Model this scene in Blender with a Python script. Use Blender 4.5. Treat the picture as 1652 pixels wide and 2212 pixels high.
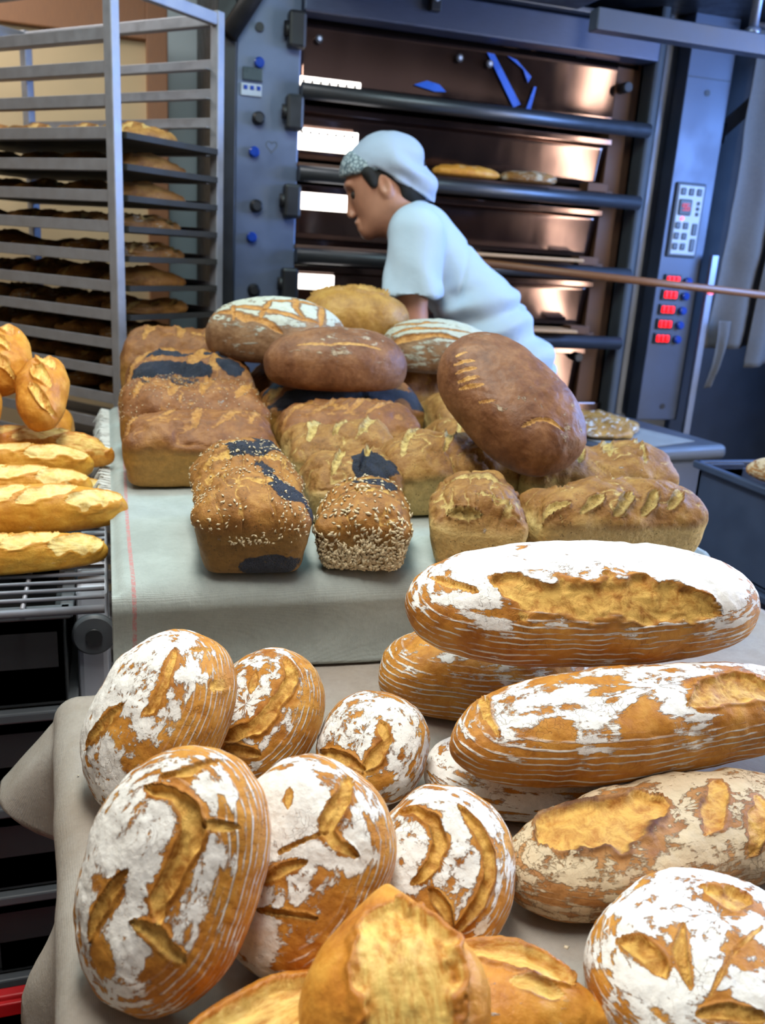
import bpy, bmesh, math, random
import numpy as np
from mathutils import Matrix, Vector, Euler

for o in list(bpy.data.objects): bpy.data.objects.remove(o)
SC = bpy.context.scene
COL = SC.collection

# ------------------------------------------------------------------ camera, light, exposure
F, CX, CY = 1876., 826., 1106.
EYE = np.array([0, 0, 1.48])
YAW, PIT, ROL = [math.radians(a) for a in (18, 16.8, 3.7)]
_fw = np.array([math.sin(YAW)*math.cos(PIT), math.cos(YAW)*math.cos(PIT), -math.sin(PIT)])
_r = np.array([math.cos(YAW), -math.sin(YAW), 0]); _u = np.cross(_r, _fw)
RC = np.array([_r*math.cos(ROL)+_u*math.sin(ROL), -_r*math.sin(ROL)+_u*math.cos(ROL), -_fw])
cd = bpy.data.cameras.new('camera'); cam = bpy.data.objects.new('camera', cd); COL.objects.link(cam)
M = Matrix(RC.T.tolist()).to_4x4(); M.translation = Vector(EYE); cam.matrix_world = M
cd.sensor_fit = 'VERTICAL'; cd.sensor_height = 24; cd.lens = F/2212*24; cd.clip_start = .02
cd.dof.use_dof = True; cd.dof.focus_distance = .95; cd.dof.aperture_fstop = 4.5
SC.camera = cam
SC.view_settings.view_transform = 'Standard'; SC.view_settings.look = 'None'
SC.view_settings.gamma = 1; SC.view_settings.use_curve_mapping = False
SC.view_settings.exposure = 0.35
w = bpy.data.worlds.new('world'); SC.world = w; w.use_nodes = True
w.node_tree.nodes['Background'].inputs[0].default_value = (.5, .6, .7, 1)
w.node_tree.nodes['Background'].inputs[1].default_value = .05

def area(name, loc, target, sx, sy, power, col):
    l = bpy.data.lights.new(name, 'AREA'); l.shape = 'RECTANGLE'; l.size = sx; l.size_y = sy
    l.energy = power; l.color = col
    o = bpy.data.objects.new(name, l); COL.objects.link(o); o.location = loc
    o.rotation_euler = (Vector(target)-Vector(loc)).to_track_quat('-Z', 'Y').to_euler()
    return o
# fluorescent fittings on the ceiling, an added rear fill and daylight from the window in the right-hand wall
area('front_fluorescent', (.05, .82, 2.6), (.15, .82, .9), 1.3, .3, 26, (1, .965, .88))
area('middle_fluorescent', (.35, 1.75, 2.6), (.35, 1.7, 1.0), 1.3, .3, 12.5, (.60, .97, 1))
area('window_daylight', (2.86, 1.75, 1.75), (.6, 1.6, 1.2), 1.2, 1.1, 95, (.20, .42, 1))
area('rear_fill', (-.75, 3.0, 2.6), (-.5, 3.2, 1.2), .9, .25, 11, (1, .98, .93))  # fill light added to brighten the wall and door behind the rack

# ------------------------------------------------------------------ helpers
def sm(x, a, b):
    t = np.clip((x-a)/(b-a), 0, 1); return t*t*(3-2*t)
def tag(o, label=None, cat=None, group=None, kind=None):
    if label: o['label'] = label
    if cat: o['category'] = cat
    if group: o['group'] = group
    if kind: o['kind'] = kind
    return o
def link(name, me, mat=None, parent=None, smooth=False):
    o = bpy.data.objects.new(name, me); COL.objects.link(o)
    if mat is not None and len(me.materials) == 0: me.materials.append(mat)
    if parent is not None: o.parent = parent
    if smooth: me.shade_smooth()
    return o
def empty(name, loc=(0, 0, 0), rz=0, **k):
    o = bpy.data.objects.new(name, None); COL.objects.link(o); o.location = loc
    o.rotation_euler = (0, 0, rz); o.empty_display_size = .05; tag(o, **k); return o
def npmesh(name, V, Fq):
    me = bpy.data.meshes.new(name); n = Fq.shape[1]
    me.vertices.add(len(V)); me.vertices.foreach_set('co', V.astype(np.float32).ravel())
    me.loops.add(Fq.size); me.loops.foreach_set('vertex_index', Fq.astype(np.int32).ravel())
    me.polygons.add(len(Fq)); me.polygons.foreach_set('loop_start', np.arange(0, Fq.size, n, dtype=np.int32))
    me.polygons.foreach_set('loop_total', np.full(len(Fq), n, dtype=np.int32))
    me.update(calc_edges=True); return me
def bmesh_done(bm, name):
    me = bpy.data.meshes.new(name); bm.to_mesh(me); bm.free(); return me
def add_box(bm, c, s, bev=0, rot=None, seg=2):
    g = bmesh.ops.create_cube(bm, size=1)
    vs = g['verts']
    bmesh.ops.scale(bm, vec=s, verts=vs)
    if bev:
        es = list({e for v in vs for e in v.link_edges})
        r = bmesh.ops.bevel(bm, geom=es, offset=bev, segments=seg, affect='EDGES', profile=.5)
        vs = list({v for v in r['verts']} | {v for v in vs if v.is_valid})
    if rot is not None: bmesh.ops.rotate(bm, cent=(0, 0, 0), matrix=rot, verts=vs)
    bmesh.ops.translate(bm, vec=c, verts=vs)
    return vs
def box(name, c, s, mat, parent=None, bev=.003, rot=None, seg=2):
    bm = bmesh.new(); add_box(bm, c, s, bev, rot, seg); return link(name, bmesh_done(bm, name), mat, parent)
def add_cyl(bm, a, b, r, r2=None, n=16):
    a, b = Vector(a), Vector(b); d = b-a
    m = Matrix.Translation((a+b)/2) @ d.to_track_quat('Z', 'Y').to_matrix().to_4x4()
    return bmesh.ops.create_cone(bm, cap_ends=True, segments=n, radius1=r, radius2=r if r2 is None else r2, depth=d.length, matrix=m)['verts']
def cyl(name, a, b, r, mat, parent=None, r2=None, n=16, bev=0):
    bm = bmesh.new(); add_cyl(bm, a, b, r, r2, n)
    if bev:
        es = [e for e in bm.edges if len(e.link_faces) == 2 and any(len(f.verts) > 4 for f in e.link_faces)]
        bmesh.ops.bevel(bm, geom=es, offset=bev, segments=2, affect='EDGES')
    me = bmesh_done(bm, name); o = link(name, me, mat, parent)
    for p in me.polygons: p.use_smooth = len(p.vertices) == 4
    return o
def prism(name, pts, axis, a, b, mat, parent=None):
    """extrude the polygon pts (in the two other axes, in order) from a to b along axis"""
    def P(p, t): q = list(p); q.insert(axis, t); return q
    bm = bmesh.new(); n = len(pts)
    lo = [bm.verts.new(P(p, a)) for p in pts]; hi = [bm.verts.new(P(p, b)) for p in pts]
    bm.faces.new(lo); bm.faces.new(hi[::-1])
    for i in range(n): bm.faces.new((lo[i], hi[i], hi[(i+1) % n], lo[(i+1) % n]))
    bmesh.ops.recalc_face_normals(bm, faces=bm.faces)
    return link(name, bmesh_done(bm, name), mat, parent)

# ------------------------------------------------------------------ numpy noise
def _h(ix, iy, iz, seed):
    with np.errstate(over='ignore'):
        h = ix.astype(np.uint32)*np.uint32(374761393) + iy.astype(np.uint32)*np.uint32(668265263) + iz.astype(np.uint32)*np.uint32(2246822519) + np.uint32(seed*3266489917 & 0xffffffff)
        h = (h ^ (h >> np.uint32(13)))*np.uint32(1274126177); h ^= h >> np.uint32(16)
        h = h*np.uint32(2654435761); h ^= h >> np.uint32(15)
    return h.astype(np.float64)/4294967295.
def vnoise(p, seed=0):
    i = np.floor(p).astype(np.int64); f = p-i; f = f*f*f*(f*(f*6-15)+10)
    x, y, z = i.T; fx, fy, fz = f.T
    r = 0
    for dx in (0, 1):
        for dy in (0, 1):
            for dz in (0, 1):
                r = r+_h(x+dx, y+dy, z+dz, seed)*(fx if dx else 1-fx)*(fy if dy else 1-fy)*(fz if dz else 1-fz)
    return r
def fbm(p, seed=0, o=3):
    s = 0; a = .5; t = 0
    for k in range(o): s = s+a*vnoise(p*2**k+17.3*k, seed+k); t += a; a *= .5
    return s/t-.5

# ------------------------------------------------------------------ materials
class NG:
    def __init__(s, name):
        s.m = bpy.data.materials.new(name); s.m.use_nodes = True; s.t = s.m.node_tree
        s.b = s.t.nodes['Principled BSDF']
    def n(s, typ, **k):
        x = s.t.nodes.new('ShaderNode'+typ)
        ins = k.pop('i', {})
        for a, v in k.items(): setattr(x, a, v)
        for a, v in ins.items(): s.set(x.inputs[a], v)
        return x
    def set(s, sock, v):
        if isinstance(v, bpy.types.NodeSocket): s.t.links.new(v, sock)
        elif isinstance(v, bpy.types.Node): s.t.links.new(v.outputs[0], sock)
        else:
            if sock.type == 'RGBA' and len(v) == 3: v = (*v, 1)
            sock.default_value = v
    def math(s, op, a, b=0., c=None, clamp=False):
        x = s.n('Math', operation=op, use_clamp=clamp); s.set(x.inputs[0], a); s.set(x.inputs[1], b)
        if c is not None: s.set(x.inputs[2], c)
        return x.outputs[0]
    def mix(s, f, a, b):
        x = s.n('Mix', data_type='RGBA'); s.set(x.inputs[0], f); s.set(x.inputs[6], a); s.set(x.inputs[7], b); return x.outputs[2]
    def ramp(s, f, *stops):
        x = s.n('ValToRGB'); s.set(x.inputs[0], f); e = x.color_ramp.elements
        while len(e) < len(stops): e.new(.5)
        for q, (p, c) in zip(e, stops): q.position = p; q.color = (*c, 1)
        return x.outputs[0]
    def map(s, v, a, b, lo=0., hi=1.):
        x = s.n('MapRange', interpolation_type='SMOOTHSTEP'); s.set(x.inputs[0], v); s.set(x.inputs[1], a); s.set(x.inputs[2], b)
        s.set(x.inputs[3], lo); s.set(x.inputs[4], hi); return x.outputs[0]
    def noise(s, co, sc, det=4, rough=.55, dist=0.):
        x = s.n('TexNoise'); s.set(x.inputs['Vector'], co); s.set(x.inputs['Scale'], sc); s.set(x.inputs['Detail'], det)
        s.set(x.inputs['Roughness'], rough); s.set(x.inputs['Distortion'], dist); return x.outputs[0]
    def attr(s, nm): return s.n('Attribute', attribute_name=nm).outputs['Fac']
    def obj(s): return s.n('TexCoord').outputs['Object']
    def bump(s, h, dist, st=1.):
        x = s.n('Bump'); s.set(x.inputs['Height'], h); s.set(x.inputs['Distance'], dist); s.set(x.inputs['Strength'], st)
        s.set(s.b.inputs['Normal'], x.outputs[0])
    def out(s, **k):
        for a, v in k.items(): s.set(s.b.inputs[a.replace('_', ' ')], v)
        return s.m

def plain(name, col, rough=.5, metal=0., var=.12, scale=12., bump=.0, spec=.5, emit=None, es=0., aniso=None, rv=.07):
    g = NG(name); co = g.obj()
    if aniso:
        mp = g.n('Mapping'); g.set(mp.inputs[0], co); mp.inputs['Scale'].default_value = aniso; co = mp.outputs[0]
    nz = g.noise(co, scale, 5)
    lo = tuple(c*(1-var) for c in col); hi = tuple(min(1, c*(1+var)) for c in col)
    c = g.ramp(nz, (.3, lo), (.7, hi))
    g.out(Base_Color=c, Roughness=g.map(nz, .3, .7, max(0, rough-rv), min(1, rough+rv)), Metallic=metal)
    g.b.inputs['Specular IOR Level'].default_value = spec
    if bump: g.bump(nz, bump)
    if emit: g.out(Emission_Color=emit, Emission_Strength=es)
    return g.m

def crust(name, dark, mid, light, sc_dark, sc_light, flour=(.90, .885, .84), side=None, edge=(.10, .03, .008),
          fscale=42., specks=0., poppy=(.018, .022, .034), rough=.62, crackle=1., streak=(1, 1, 1), patch=1.9, bumpy=1.):
    g = NG(name); co = g.obj()
    fl, so, ed, rg, ra, sd, pp = [g.attr(a) for a in ('flour', 'score', 'edge', 'ring', 'ringa', 'side', 'poppy')]
    n1 = g.noise(co, 22, 6, .6); n2 = g.noise(co, 120, 5, .65); nA = g.noise(co, fscale, 9, .68, .3)
    base = g.ramp(g.math('ADD', g.math('MULTIPLY', n1, .7), g.math('MULTIPLY', n2, .3)), (.33, dark), (.5, mid), (.68, light))
    mp = g.n('Mapping'); g.set(mp.inputs[0], co); mp.inputs['Scale'].default_value = streak
    n3 = g.noise(mp.outputs[0], 60, 8, .72, .5)
    scol = g.ramp(n3, (.26, tuple(c*.45 for c in sc_dark)), (.38, sc_dark), (.58, sc_light))
    if side is not None:
        scl = g.ramp(n2, (.35, tuple(c*.75 for c in side)), (.65, side))
        base = g.mix(sd, base, scl)
    base = g.mix(g.map(g.math('ADD', so, g.math('MULTIPLY', g.math('SUBTRACT', n2, .5), .5)), .35, .65), base, scol)
    base = g.mix(g.math('MULTIPLY', ed, g.map(n1, .38, .6), clamp=True), base, edge)
    # flour: crackled skin
    rv = g.n('Attribute', attribute_name='rv').outputs['Vector']
    nS = g.noise(rv, 1.3, 5, .65, .2)
    v = g.math('ADD', fl, g.math('MULTIPLY', g.math('SUBTRACT', nA, .5), .85*patch))
    v = g.math('ADD', v, g.math('MULTIPLY', g.math('SUBTRACT', nS, .5), g.math('ADD', 1.0*patch, g.math('MULTIPLY', ra, 1.3))))
    m1 = g.map(v, g.math('ADD', .38, g.math('MULTIPLY', n1, .06)), .60)
    wv = g.n('VectorMath', operation='ADD'); g.set(wv.inputs[0], co)
    ns = g.n('TexNoise'); g.set(ns.inputs['Vector'], co); ns.inputs['Scale'].default_value = 60; ns.inputs['Detail'].default_value = 3
    sv = g.n('VectorMath', operation='SCALE'); g.set(sv.inputs[0], ns.outputs[1]); sv.inputs['Scale'].default_value = .045
    g.set(wv.inputs[1], sv.outputs[0])
    vo = g.n('TexVoronoi', feature='DISTANCE_TO_EDGE'); g.set(vo.inputs['Vector'], wv.outputs[0]); vo.inputs['Scale'].default_value = 75
    n4 = g.noise(co, 16, 3)
    ck = g.map(vo.outputs['Distance'], .0, .03)
    ckm = g.math('MULTIPLY', g.map(n4, .50, .66), .55*crackle)
    crack = g.math('MULTIPLY', g.math('SUBTRACT', 1., ck), ckm)
    m1 = g.math('SUBTRACT', m1, crack, clamp=True)
    # cane basket rings
    rs = g.math('SINE', g.math('MULTIPLY', g.math('ADD', rg, g.math('MULTIPLY', g.noise(co, 28, 2), .9)), 2*math.pi))
    m2 = g.math('MULTIPLY', g.math('MULTIPLY', g.map(rs, .35, .9), g.map(nS, .42, .55)), ra)
    m2 = g.math('MULTIPLY', m2, g.math('SUBTRACT', 1., so, clamp=True))
    mask = g.math('MAXIMUM', m1, m2)
    fcol = g.ramp(n2, (.3, tuple(c*.86 for c in flour)), (.65, flour))
    col = g.mix(g.math('MULTIPLY', mask, .96), base, fcol)
    pv = g.map(g.math('ADD', pp, g.math('MULTIPLY', g.math('SUBTRACT', g.noise(co, 130, 6, .75), .5), 1.1)), .42, .58)
    pg = g.n('TexVoronoi'); g.set(pg.inputs['Vector'], co); pg.inputs['Scale'].default_value = 700
    pcol = g.ramp(pg.outputs['Distance'], (.1, tuple(c*2.6 for c in poppy)), (.7, poppy))
    col = g.mix(pv, col, pcol)
    if specks:
        sp = g.n('TexVoronoi'); g.set(sp.inputs['Vector'], co); sp.inputs['Scale'].default_value = 260
        k = g.math('MULTIPLY', g.map(sp.outputs['Distance'], .32, .18), g.map(g.noise(co, 150, 2), .5, .62))
        col = g.mix(g.math('MULTIPLY', k, specks), col, (.09, .06, .02))
    h = g.math('ADD', g.math('MULTIPLY', mask, .55), g.math('ADD', g.math('MULTIPLY', n2, .55), g.math('MULTIPLY', n3, g.math('MULTIPLY', so, .7))))
    h = g.math('ADD', h, g.math('MULTIPLY', crack, -.6))
    h = g.math('ADD', h, g.math('MULTIPLY', pg.outputs['Distance'], g.math('MULTIPLY', pv, .5)))
    g.bump(h, .0026*bumpy, .9)
    g.out(Base_Color=col, Roughness=g.map(mask, 0., 1., rough, .95))
    g.b.inputs['Specular IOR Level'].default_value = .32
    return g.m

MT = {}
MT['rustic'] = crust('floured_crust', (.30, .095, .011), (.52, .215, .028), (.68, .35, .065), (.42, .17, .022), (.76, .46, .11))
MT['beige'] = crust('beige_dusted_crust', (.27, .10, .025), (.42, .19, .055), (.56, .30, .11), (.48, .19, .03), (.74, .43, .10), flour=(.66, .52, .34), fscale=70)
MT['rye'] = crust('rye_crust', (.10, .036, .014), (.19, .080, .033), (.31, .15, .065), (.34, .15, .035), (.56, .32, .09), flour=(.46, .37, .26), rough=.5, crackle=.2, patch=1.3)
MT['hatch'] = crust('hatched_rye_crust', (.13, .06, .025), (.23, .125, .06), (.34, .21, .11), (.34, .14, .03), (.52, .26, .07), flour=(.50, .51, .42), crackle=.2, fscale=34, patch=1.15)
MT['ochre'] = crust('ochre_crust', (.22, .10, .02), (.38, .19, .04), (.52, .30, .07), (.42, .22, .05), (.56, .34, .09), rough=.5, crackle=.2)
MT['gold'] = crust('golden_crust', (.42, .13, .014), (.62, .255, .032), (.78, .41, .075), (.58, .23, .03), (.86, .60, .17), edge=(.20, .045, .008), rough=.40, crackle=.3, streak=(.35, 1.3, 1.3))
MT['baguette'] = crust('baguette_crust', (.50, .19, .018), (.66, .31, .036), (.76, .44, .07), (.78, .52, .14), (.86, .68, .28), edge=(.45, .17, .02), rough=.45, crackle=.3)
MT['tin'] = crust('tin_loaf_crust', (.135, .048, .014), (.24, .093, .025), (.37, .165, .042), (.32, .13, .03), (.50, .25, .06), side=(.46, .24, .055), rough=.5, crackle=.3, bumpy=1.6)
MT['grain'] = crust('grain_loaf_crust', (.17, .072, .018), (.30, .145, .036), (.45, .27, .075), (.36, .23, .06), (.60, .46, .17), side=(.62, .45, .175), specks=.85, rough=.6, crackle=.3, bumpy=1.9)
MT['seedy'] = crust('seeded_loaf_crust', (.17, .07, .016), (.34, .15, .03), (.52, .28, .065), (.46, .23, .05), (.66, .42, .11), side=(.25, .135, .035), specks=.9, rough=.6, crackle=.3, bumpy=1.8)
MT['darkback'] = crust('flat_bread_crust', (.17, .065, .015), (.32, .14, .03), (.50, .26, .06), (.5, .3, .08), (.66, .42, .14), flour=(.6, .5, .35))
MT['seed'] = plain('seed', (.62, .52, .33), .6, var=.25, scale=300)

MT['steel'] = plain('brushed_steel', (.26, .29, .37), .42, .9, aniso=(4, 4, 160))
MT['rack'] = plain('rack_aluminium', (.27, .27, .30), .5, .45, scale=30)
MT['panel'] = plain('grey_blue_panel', (.062, .075, .11), .45, .4, scale=8)
MT['panel_left'] = plain('blue_steel_panel', (.125, .155, .235), .42, .35, scale=8)
MT['dark_steel'] = plain('dark_steel', (.10, .105, .12), .35, .9, scale=8)
MT['bar'] = plain('handle_bar_steel', (.085, .09, .10), .42, .8, aniso=(2, 60, 60))
MT['brown_steel'] = plain('heat_browned_steel', (.15, .092, .075), .11, .95, var=.10, scale=3, aniso=(3, 3, 1), rv=.025)
MT['copper'] = plain('copper_toned_steel', (.10, .042, .018), .6, .3, var=.3, scale=6)
MT['post'] = plain('dull_post_steel', (.06, .068, .075), .65, .3, scale=10)
MT['beam'] = plain('dark_blue_steel', (.075, .09, .14), .4, .6, aniso=(2, 40, 40))
MT['black'] = plain('black_plastic', (.012, .012, .014), .45, 0, scale=20)
MT['trayblack'] = plain('baking_tray_steel', (.022, .021, .020), .7, .2, scale=18)
MT['crate_dark'] = plain('charcoal_crate_plastic', (.028, .032, .036), .5, 0, scale=14)
MT['crate_blue'] = plain('blue_crate_plastic', (.035, .055, .11), .5, 0, scale=14)
MT['red'] = plain('red_plastic', (.55, .018, .022), .4, 0)
MT['blue_knob'] = plain('blue_enamel', (.012, .05, .30), .22, 0)
MT['white_plastic'] = plain('white_plastic', (.62, .68, .78), .45, 0)
MT['lcd'] = plain('grey_lcd', (.05, .07, .075), .3, 0)
MT['keypad'] = plain('keypad_foil', (.42, .46, .50), .5, 0)
MT['key'] = plain('keypad_key', (.05, .06, .08), .5, 0)
MT['led'] = plain('red_led', (.08, .0, .0), .5, 0, emit=(1, .0, .0, 1), es=2.)
MT['led_dim'] = plain('dim_red_led', (.3, .01, .01), .5, 0, emit=(1, .02, .02, 1), es=.35)
MT['led_pink'] = plain('pink_led', (.6, .1, .12), .5, 0, emit=(1, .12, .18, 1), es=1.6)
MT['lamp'] = plain('oven_lamp_glass', (.9, .85, .75), .3, 0, emit=(1, .88, .68, 1), es=9.)
MT['glow_strip'] = plain('glowing_strip', (.9, .86, .8), .4, 0, emit=(1, .90, .80, 1), es=2.4)  # emission stands in for light falling on the metal strip
MT['stone'] = plain('hearth_stone', (.30, .24, .19), .8, 0, scale=30)
MT['peel_wood'] = plain('peel_wood', (.45, .26, .12), .5, 0, aniso=(3, 40, 40))
MT['pole_wood'] = plain('pole_wood', (.19, .075, .026), .45, 0, aniso=(3, 60, 60))
MT['film'] = plain('blue_protective_film', (.03, .14, .62), .3, 0)
MT['beige_wall'] = plain('beige_panel', (.62, .46, .27), .7, 0, var=.06, scale=4)
MT['brown_trim'] = plain('brown_wood_trim', (.30, .13, .055), .5, 0, aniso=(30, 30, 2))
MT['pale_wall'] = plain('pale_wall', (.62, .74, .80), .7, 0, var=.04, scale=3)
MT['grey_wall'] = plain('grey_blue_wall', (.11, .13, .19), .55, 0, var=.12, scale=3)
MT['ceil'] = plain('ceiling_white', (.55, .55, .54), .8, 0, var=.04)
MT['table_wood'] = plain('table_wood', (.28, .20, .13), .6, 0, aniso=(3, 40, 40))
MT['apron'] = plain('grey_beige_linen', (.13, .118, .108), .9, 0, var=.1, scale=90)
MT['bed'] = plain('loader_bed_grey', (.075, .085, .10), .55, .2, scale=10)
MT['skin'] = plain('skin', (.42, .19, .115), .5, 0, var=.08, scale=30)
MT['hair'] = plain('black_hair', (.006, .0055, .005), .75, 0, var=.3, aniso=(40, 40, 8), bump=.002)
MT['eye'] = plain('eye', (.035, .025, .02), .6, 0, spec=.2)
MT['trouser'] = plain('pale_trousers', (.55, .60, .68), .9, 0)
MT['shoe'] = plain('shoe', (.03, .03, .03), .5, 0)
MT['grille'] = plain('grille', (.02, .02, .022), .6, 0)

def cloth_mat(name, col, warm, stripe=None):
    g = NG(name); co = g.obj()
    wv = g.n('TexWave', wave_type='BANDS', bands_direction='X'); g.set(wv.inputs['Vector'], co); wv.inputs['Scale'].default_value = 210; wv.inputs['Distortion'].default_value = 1.2
    wv2 = g.n('TexWave', wave_type='BANDS', bands_direction='Y'); g.set(wv2.inputs['Vector'], co); wv2.inputs['Scale'].default_value = 210; wv2.inputs['Distortion'].default_value = 1.2
    weave = g.math('MULTIPLY', g.math('ADD', wv.outputs[1], wv2.outputs[1]), .5)
    n1 = g.noise(co, 9, 6, .65); n2 = g.noise(co, 160, 4, .7)
    c = g.ramp(n1, (.34, warm), (.62, col))
    c = g.mix(g.math('MULTIPLY', g.map(n2, .45, .7), .22), c, tuple(v*.55 for v in col))
    c = g.mix(g.math('MULTIPLY', weave, .14), c, tuple(v*.5 for v in col))
    if stripe:
        sp = g.attr('stripe')
        k = g.math('MULTIPLY', g.map(sp, .35, .7), g.map(g.noise(co, 230, 3), .38, .55, .25, .8))
        c = g.mix(k, c, stripe)
    g.bump(g.math('ADD', g.math('MULTIPLY', weave, .4), n2), .0007)
    return g.out(Base_Color=c, Roughness=.95)
MT['linen'] = cloth_mat('linen_top', (.42, .475, .455), (.33, .37, .35), (.52, .2, .2))
MT['linen_low'] = cloth_mat('linen_low', (.40, .365, .325), (.31, .265, .215))
MT['fringe'] = plain('linen_thread', (.62, .63, .60), .95, 0)

def shirt_mat(name, col):
    g = NG(name); co = g.obj()
    n1 = g.noise(co, 7, 4); n2 = g.noise(co, 400, 2)
    g.bump(g.math('ADD', g.math('MULTIPLY', n1, 1.), g.math('MULTIPLY', n2, .04)), .006)
    return g.out(Base_Color=g.ramp(n1, (.3, tuple(c*.93 for c in col)), (.7, col)), Roughness=.9)
MT['shirt'] = shirt_mat('white_cotton', (.40, .49, .58))
MT['cap'] = shirt_mat('cap_cotton', (.36, .42, .52))
def band_mat():
    g = NG('patterned_cap_band'); co = g.obj()
    v = g.n('TexVoronoi', feature='DISTANCE_TO_EDGE'); g.set(v.inputs['Vector'], co); v.inputs['Scale'].default_value = 85
    return g.out(Base_Color=g.ramp(g.map(v.outputs['Distance'], .03, .2), (.2, (.10, .14, .17)), (.8, (.40, .47, .50))), Roughness=.9)
MT['band'] = band_mat()
def floor_mat():
    g = NG('dark_floor_tiles'); co = g.obj()
    b = g.n('TexBrick'); g.set(b.inputs['Vector'], co); b.inputs['Scale'].default_value = 3.3; b.offset = 0
    b.inputs['Color1'].default_value = (.06, .06, .062, 1); b.inputs['Color2'].default_value = (.075, .07, .07, 1); b.inputs['Mortar'].default_value = (.03, .03, .03, 1)
    return g.out(Base_Color=b.outputs[0], Roughness=.5)
MT['floor'] = floor_mat()

# ------------------------------------------------------------------ the room
def struct(name, c, s, mat, bev=0): return tag(box(name, c, s, MT[mat], None, bev), kind='structure')
struct('floor', (.5, .9, -.05), (5, 6.2, .1), 'floor')
struct('ceiling', (.5, .9, 2.8), (5, 6.2, .1), 'ceil')
struct('wall_back', (.5, 3.95, 1.375), (5, .1, 2.75), 'pale_wall')
struct('wall_left', (-1.95, .9, 1.375), (.1, 6, 2.75), 'beige_wall')
struct('wall_right', (2.95, .9, 1.375), (.1, 6, 2.75), 'grey_wall')
struct('wall_front', (.5, -2.15, 1.375), (5, .1, 2.75), 'grey_wall')
# a boarded doorway behind the rack: beige leaf in a brown frame
struct('door_1', (-.62, 3.60, 1.09), (1.56, .04, 2.13), 'beige_wall', .003)
struct('trim_1', (.195, 3.585, 1.13), (.075, .07, 2.26), 'brown_trim', .004)
struct('trim_2', (-.62, 3.585, 2.21), (1.56, .07, .14), 'brown_trim', .004)
struct('trim_3', (-1.44, 3.585, 1.13), (.075, .07, 2.26), 'brown_trim', .004)
# window in the right-hand wall (out of frame): the daylight enters here
wn = empty('window_1', (2.88, 1.75, 1.75), kind='structure')
for dy in (-.65, 0, .65): box('window_frame', (0, dy, 0), (.05, .05, 1.1), MT['white_plastic'], wn)
for dz in (-.55, .55): box('window_frame', (0, 0, dz), (.05, 1.35, .05), MT['white_plastic'], wn)
# tall glazed door beside it (out of frame), bright with daylight: it mirrors in the oven flaps
gd = empty('door_2', (2.89, .72, 0), kind='structure')
box('pane', (0, 0, 1.32), (.012, .24, 2.6), plain('bright_pane', (.9, .9, .88), .3, emit=(1, .93, .82, 1), es=22), gd, 0)
for dy in (-.24, .24): box('door_frame', (0, dy, 1.3), (.05, .06, 2.6), MT['white_plastic'], gd)
# ceiling lamps (out of frame); the one above the rack houses an added fill
for nm, x, y, lb in (('ceiling_lamp', .05, .82, 'long fluorescent ceiling lamp above the front table'), ('ceiling_lamp', .35, 1.75, 'long fluorescent ceiling lamp above the bread box'), ('ceiling_lamp', -.75, 3.0, 'long white housing of the added fill lamp above the tray rack')):
    t = empty(nm, (x, y, 2.75), label=lb, cat='lamp')
    box('lamp_housing', (0, 0, -.03), (1.4, .34, .06), MT['white_plastic'], t)

# ------------------------------------------------------------------ loaf generator
_cs = {}
def cubesphere(N):
    if N in _cs: return _cs[N]
    g = np.tan(np.linspace(-1, 1, N+1)*math.pi/4)
    A, B = np.meshgrid(g, g, indexing='ij'); O = np.ones_like(A)
    V = []; Fs = []; o = 0
    for ax in range(3):
        for s in (1, -1):
            c = [None]*3; c[ax] = O*s; c[(ax+1) % 3] = A if s > 0 else B; c[(ax+2) % 3] = B if s > 0 else A
            V.append(np.stack(c, -1).reshape(-1, 3))
            i = np.arange((N+1)*(N+1)).reshape(N+1, N+1)+o
            Fs.append(np.stack([i[:-1, :-1], i[1:, :-1], i[1:, 1:], i[:-1, 1:]], -1).reshape(-1, 4)); o += (N+1)**2
    V = np.concatenate(V); Fs = np.concatenate(Fs)
    u, first, inv = np.unique(np.round(V*1e5).astype(np.int64), axis=0, return_index=True, return_inverse=True)
    V = V[first]; Fs = np.asarray(inv).reshape(-1)[Fs]
    _cs[N] = (V/np.linalg.norm(V, axis=1)[:, None], Fs)
    return _cs[N]
def hearth(d, L, W, H, n=2.2, pt=0., bend=0., belly=.36):
    P = d/((np.abs(d)**n).sum(1)**(1/n))[:, None]
    x, y, z = P.T
    hb = H*belly
    zz = np.where(z > 0, hb+(H-hb)*z, hb*(1-np.tanh(2.4*np.abs(z))/math.tanh(2.4)))
    k = np.where(z < 0, 1-.13*np.abs(z)**1.5, 1)
    Y = W/2*y*k*(1-pt*np.abs(x)**2.2)
    zz = zz*(1-.55*pt*np.abs(x)**3)
    return np.c_[L/2*x*k, Y+bend*x*x, zz], P
def tin(d, L, W, H, dome=.40, n=8.):
    P = d/((np.abs(d)**n).sum(1)**(1/n))[:, None]
    x, y, z = P.T
    t = (z+1)/2
    dm = np.sqrt(np.clip(1-np.abs(x)**5, 0, 1))*(1-.85*np.abs(y)**2.4)
    zz = H*((1-dome)*t+dome*t**1.5*dm)
    k = .87+.13*sm(t, 0, .75)+.035*sm(t, .6, .95)
    return np.c_[L/2*x*(.95+.05*sm(t, 0, .7)), W/2*y*k, zz], P
def vnormals(V, Fq):
    a, b, c, d = [V[Fq[:, i]] for i in range(4)]
    n = np.cross(c-a, d-b); N = np.zeros_like(V)
    for i in range(4):
        for k in range(3): N[:, k] += np.bincount(Fq[:, i], n[:, k], len(V))
    return N/(np.linalg.norm(N, axis=1)[:, None]+1e-12)
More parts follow.
